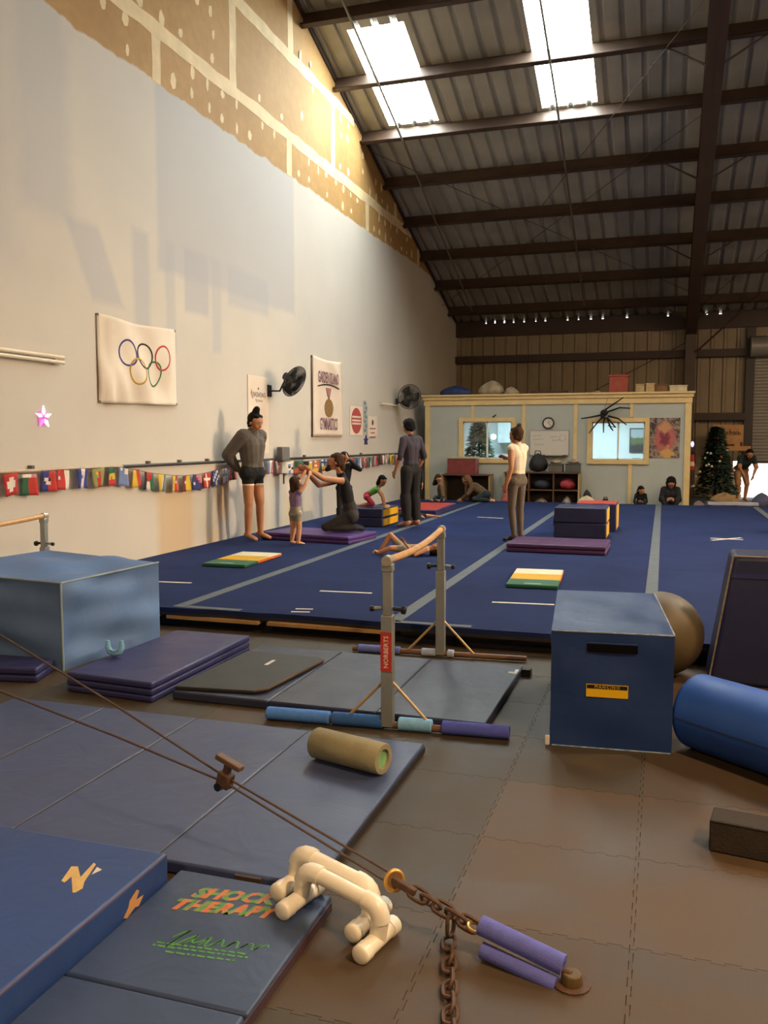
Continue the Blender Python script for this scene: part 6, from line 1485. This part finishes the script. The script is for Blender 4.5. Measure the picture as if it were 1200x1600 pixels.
person('child in grey shorts lying on the carpet with one knee bent up', (pe.x, pe.y, SF), 0, lj, 1, (-.05, -.3, 1), 'tan', 'black', BOB + SHORT, {'torso': ALL(c_tan), 'hips': ALL(c_shorts), 'thigh': [(.55, c_shorts), (1.01, None)]}, size=.58, world=True, head=1.2, up=(.95, .31, 0))
# woman in white
wj = standing(head=(0, .035, 1.575), elL=(-.20, -.05, 1.11), wrL=(-.21, .03, .87), elR=(.22, .08, 1.15), wrR=(.14, .30, 1.23), anL=(-.085, -.03, .075), anR=(.085, -.01, .075))
person('woman in white sleeveless shirt and grey leggings seen from behind', (-1.90, 11.80, SF + .004), face(-.86, .5), wj, .925, (.0, 1, .0), 'tan', 'brown', [((0, -.05, .11), (0, -.06, .15), .05, .035), ((0, -.06, .02), (0, -.065, -.04), .062, .05)],
       {'torso': ALL(c_wht), 'hips': [(.55, c_leg), (1.01, c_wht)], 'thigh': ALL(c_leg), 'shin': ALL(c_leg), 'foot': [(.4, c_leg), (1.01, c_blk)]}, fat={'torso': 1.1, 'hips': 1.03})
# crouching person at the shelf, and child beside
Y11 = 19.05; pe = at_y(760, 768, Y11); pe.z = SF + .17
cj = dict(pelvis=pe, chest=g(742, 762, Y11), neck=g(735, 757, Y11), head=g(729, 750, Y11), shL=g(739, 760, Y11 - .14), shR=g(738, 758, Y11 + .14), elL=g(731, 772, Y11 - .2), elR=g(730, 772, Y11 + .2), wrL=g(722, 777, Y11 - .15), wrR=g(720, 776, Y11 + .12),
          hipL=pe + Vector((0, -.09, 0)), hipR=pe + Vector((0, .09, 0)), knL=g(741, 779, Y11 - .14), knR=g(741, 779, Y11 + .1), anL=g(765, 779, Y11 - .15), anR=g(765, 778, Y11 + .1), toeL=g(772, 780, Y11 - .15), toeR=g(772, 780, Y11 + .1))
for q_, h in (('knL', .07), ('knR', .07), ('anL', .05), ('anR', .05), ('toeL', .03), ('toeR', .03), ('wrL', .05), ('wrR', .05)): cj[q_].z = SF + h
person('person in brown knit crouching by the low cubby shelf', (pe.x, pe.y, SF), 0, cj, 1, (-.9, .2, -.35), 'light', 'lightbrown', LONG, {'torso': ALL(c_brn), 'uparm': ALL(c_brn), 'forearm': ALL(c_brn), 'hips': [(.4, c_teal), (1.01, c_brn)], 'thigh': ALL(c_teal), 'shin': ALL(c_teal)}, size=.95, world=True, fat={'torso': 1.25, 'uparm': 1.3})
Y12 = 18.75; pe = at_y(689, 779, Y12); pe.z = SF + .09
cj = dict(pelvis=pe, chest=pe + Vector((-.02, -.02, .2)), neck=pe + Vector((-.03, -.03, .31)), head=pe + Vector((-.05, -.05, .43)), shL=pe + Vector((.02, -.12, .28)), shR=pe + Vector((-.06, .09, .28)), elL=pe + Vector((.06, -.18, .14)), elR=pe + Vector((-.08, .16, .14)), wrL=pe + Vector((.10, -.22, .02)), wrR=pe + Vector((-.1, .2, .02)),
          hipL=pe + Vector((.03, -.06, 0)), hipR=pe + Vector((-.03, .06, 0)), knL=pe + Vector((.10, -.20, .03)), knR=pe + Vector((-.08, -.16, .03)), anL=pe + Vector((.04, -.36, -.04)), anR=pe + Vector((-.12, -.33, -.04)), toeL=pe + Vector((.03, -.44, -.02)), toeR=pe + Vector((-.14, -.41, -.02)))
person('brown haired child sitting on the carpet edge before the low cubby shelf', (pe.x, pe.y, SF), 0, cj, 1, (.6, -.4, -.4), 'light', 'brown', LONG, full(c_brn, c_teal), size=.62, world=True, head=1.25)
# the two sitting at the office wall
def sitter(label, px_, py_, Y, size, look, hair, spec, dress_, hd, fat=None, z0=0.0, skin='tan'):
    pe = at_y(px_, py_, Y); pe.z = z0 + .10 * size; k = size; V = lambda x, y, z: pe + Vector((x, y, z)) * k
    j = dict(pelvis=pe, chest=V(0, -.06, .33), neck=V(0, -.10, .47), head=V(.01, -.17, .58), shL=V(.165, -.08, .43), shR=V(-.165, -.08, .43), elL=V(.22, -.16, .17), elR=V(-.22, -.16, .17), wrL=V(.08, -.34, .20), wrR=V(-.07, -.35, .20),
             hipL=V(.09, -.02, 0), hipR=V(-.09, -.02, 0), knL=V(.20, -.30, .22), knR=V(-.20, -.30, .22), anL=V(.07, -.36, -.04), anR=V(-.06, -.40, -.04), toeL=V(-.04, -.42, -.06), toeR=V(.05, -.47, -.06))
    o = person(label, (pe.x, pe.y, z0), 0, j, 1, look, skin, hair, spec, dress_, size=size, world=True, head=hd, fat=fat, handdir={'L': (-.4, -.8, .1), 'R': (.4, -.8, .1)})
    ph = thing('phone', 'dark phone held by the %s' % ('child sitting at the office wall' if size < .8 else 'hooded adult'), 'phone', tuple(V(.005, -.44, .20)), 0, 'phones held by the two at the office wall', rot=(.5, 0, 0))
    MB().box(-.035, .035, -.065, .065, -.005, .005).build('case', m_blackp, ph, bevel=.003); MB().box(-.03, .03, -.055, .055, .005, .0058).build('screen', mat('phone_screen', '#2a3038', .2), ph)
    return o
sitter('child with long black hair sitting at the office wall looking at a phone', 1001, 780, 20.08, .62, (.5, -.75, -.45), 'black', LONG, full(c_blk, c_blk2), 1.25)
c_hood = cloth('hood', '#17151a')
sitter('hooded adult in black sitting at the office wall looking at a phone', 1047, 785, 19.98, .88, (.0, -.8, -.6), 'black', [((0, -.04, .05), (0, -.05, .02), .118, .11), ((-.07, -.03, .0), (-.06, -.03, -.09), .055, .05), ((.07, -.03, .0), (.06, -.03, -.09), .055, .05), ((0, -.08, -.02), (0, -.08, -.12), .075, .07)], full(c_hood, c_blk2), 1.05, fat={'torso': 1.25, 'uparm': 1.5, 'forearm': 1.3})
# person bending by the door
dj = standing(pelvis=(0, -.1, .86), chest=(0, .14, 1.08), neck=(0, .26, 1.18), head=(0, .37, 1.25), shR=(.17, .22, 1.17), shL=(-.17, .22, 1.17), elR=(.22, .30, .92), wrR=(.12, .36, .70), elL=(-.22, .30, .92), wrL=(-.12, .36, .70), hipR=(.09, -.1, .84), hipL=(-.09, -.1, .84), knR=(.12, .03, .47), knL=(-.12, .03, .47))
p = at_z(1168, 787, 0)
person('person in dark teal shirt and tan shorts bending in front of the roll-up door', (p.x - .10, 23.1, 0.004), face(.35, -.94), dj, .95, (.2, 1, -.5), 'tan', 'black', SHORT, {'torso': ALL(c_teal), 'uparm': [(.7, c_teal), (1.01, None)], 'hips': ALL(c_tan), 'thigh': [(.7, c_tan), (1.01, None)]}, fat={'torso': 1.4, 'uparm': 1.45, 'hips': 1.25, 'thigh': 1.2})
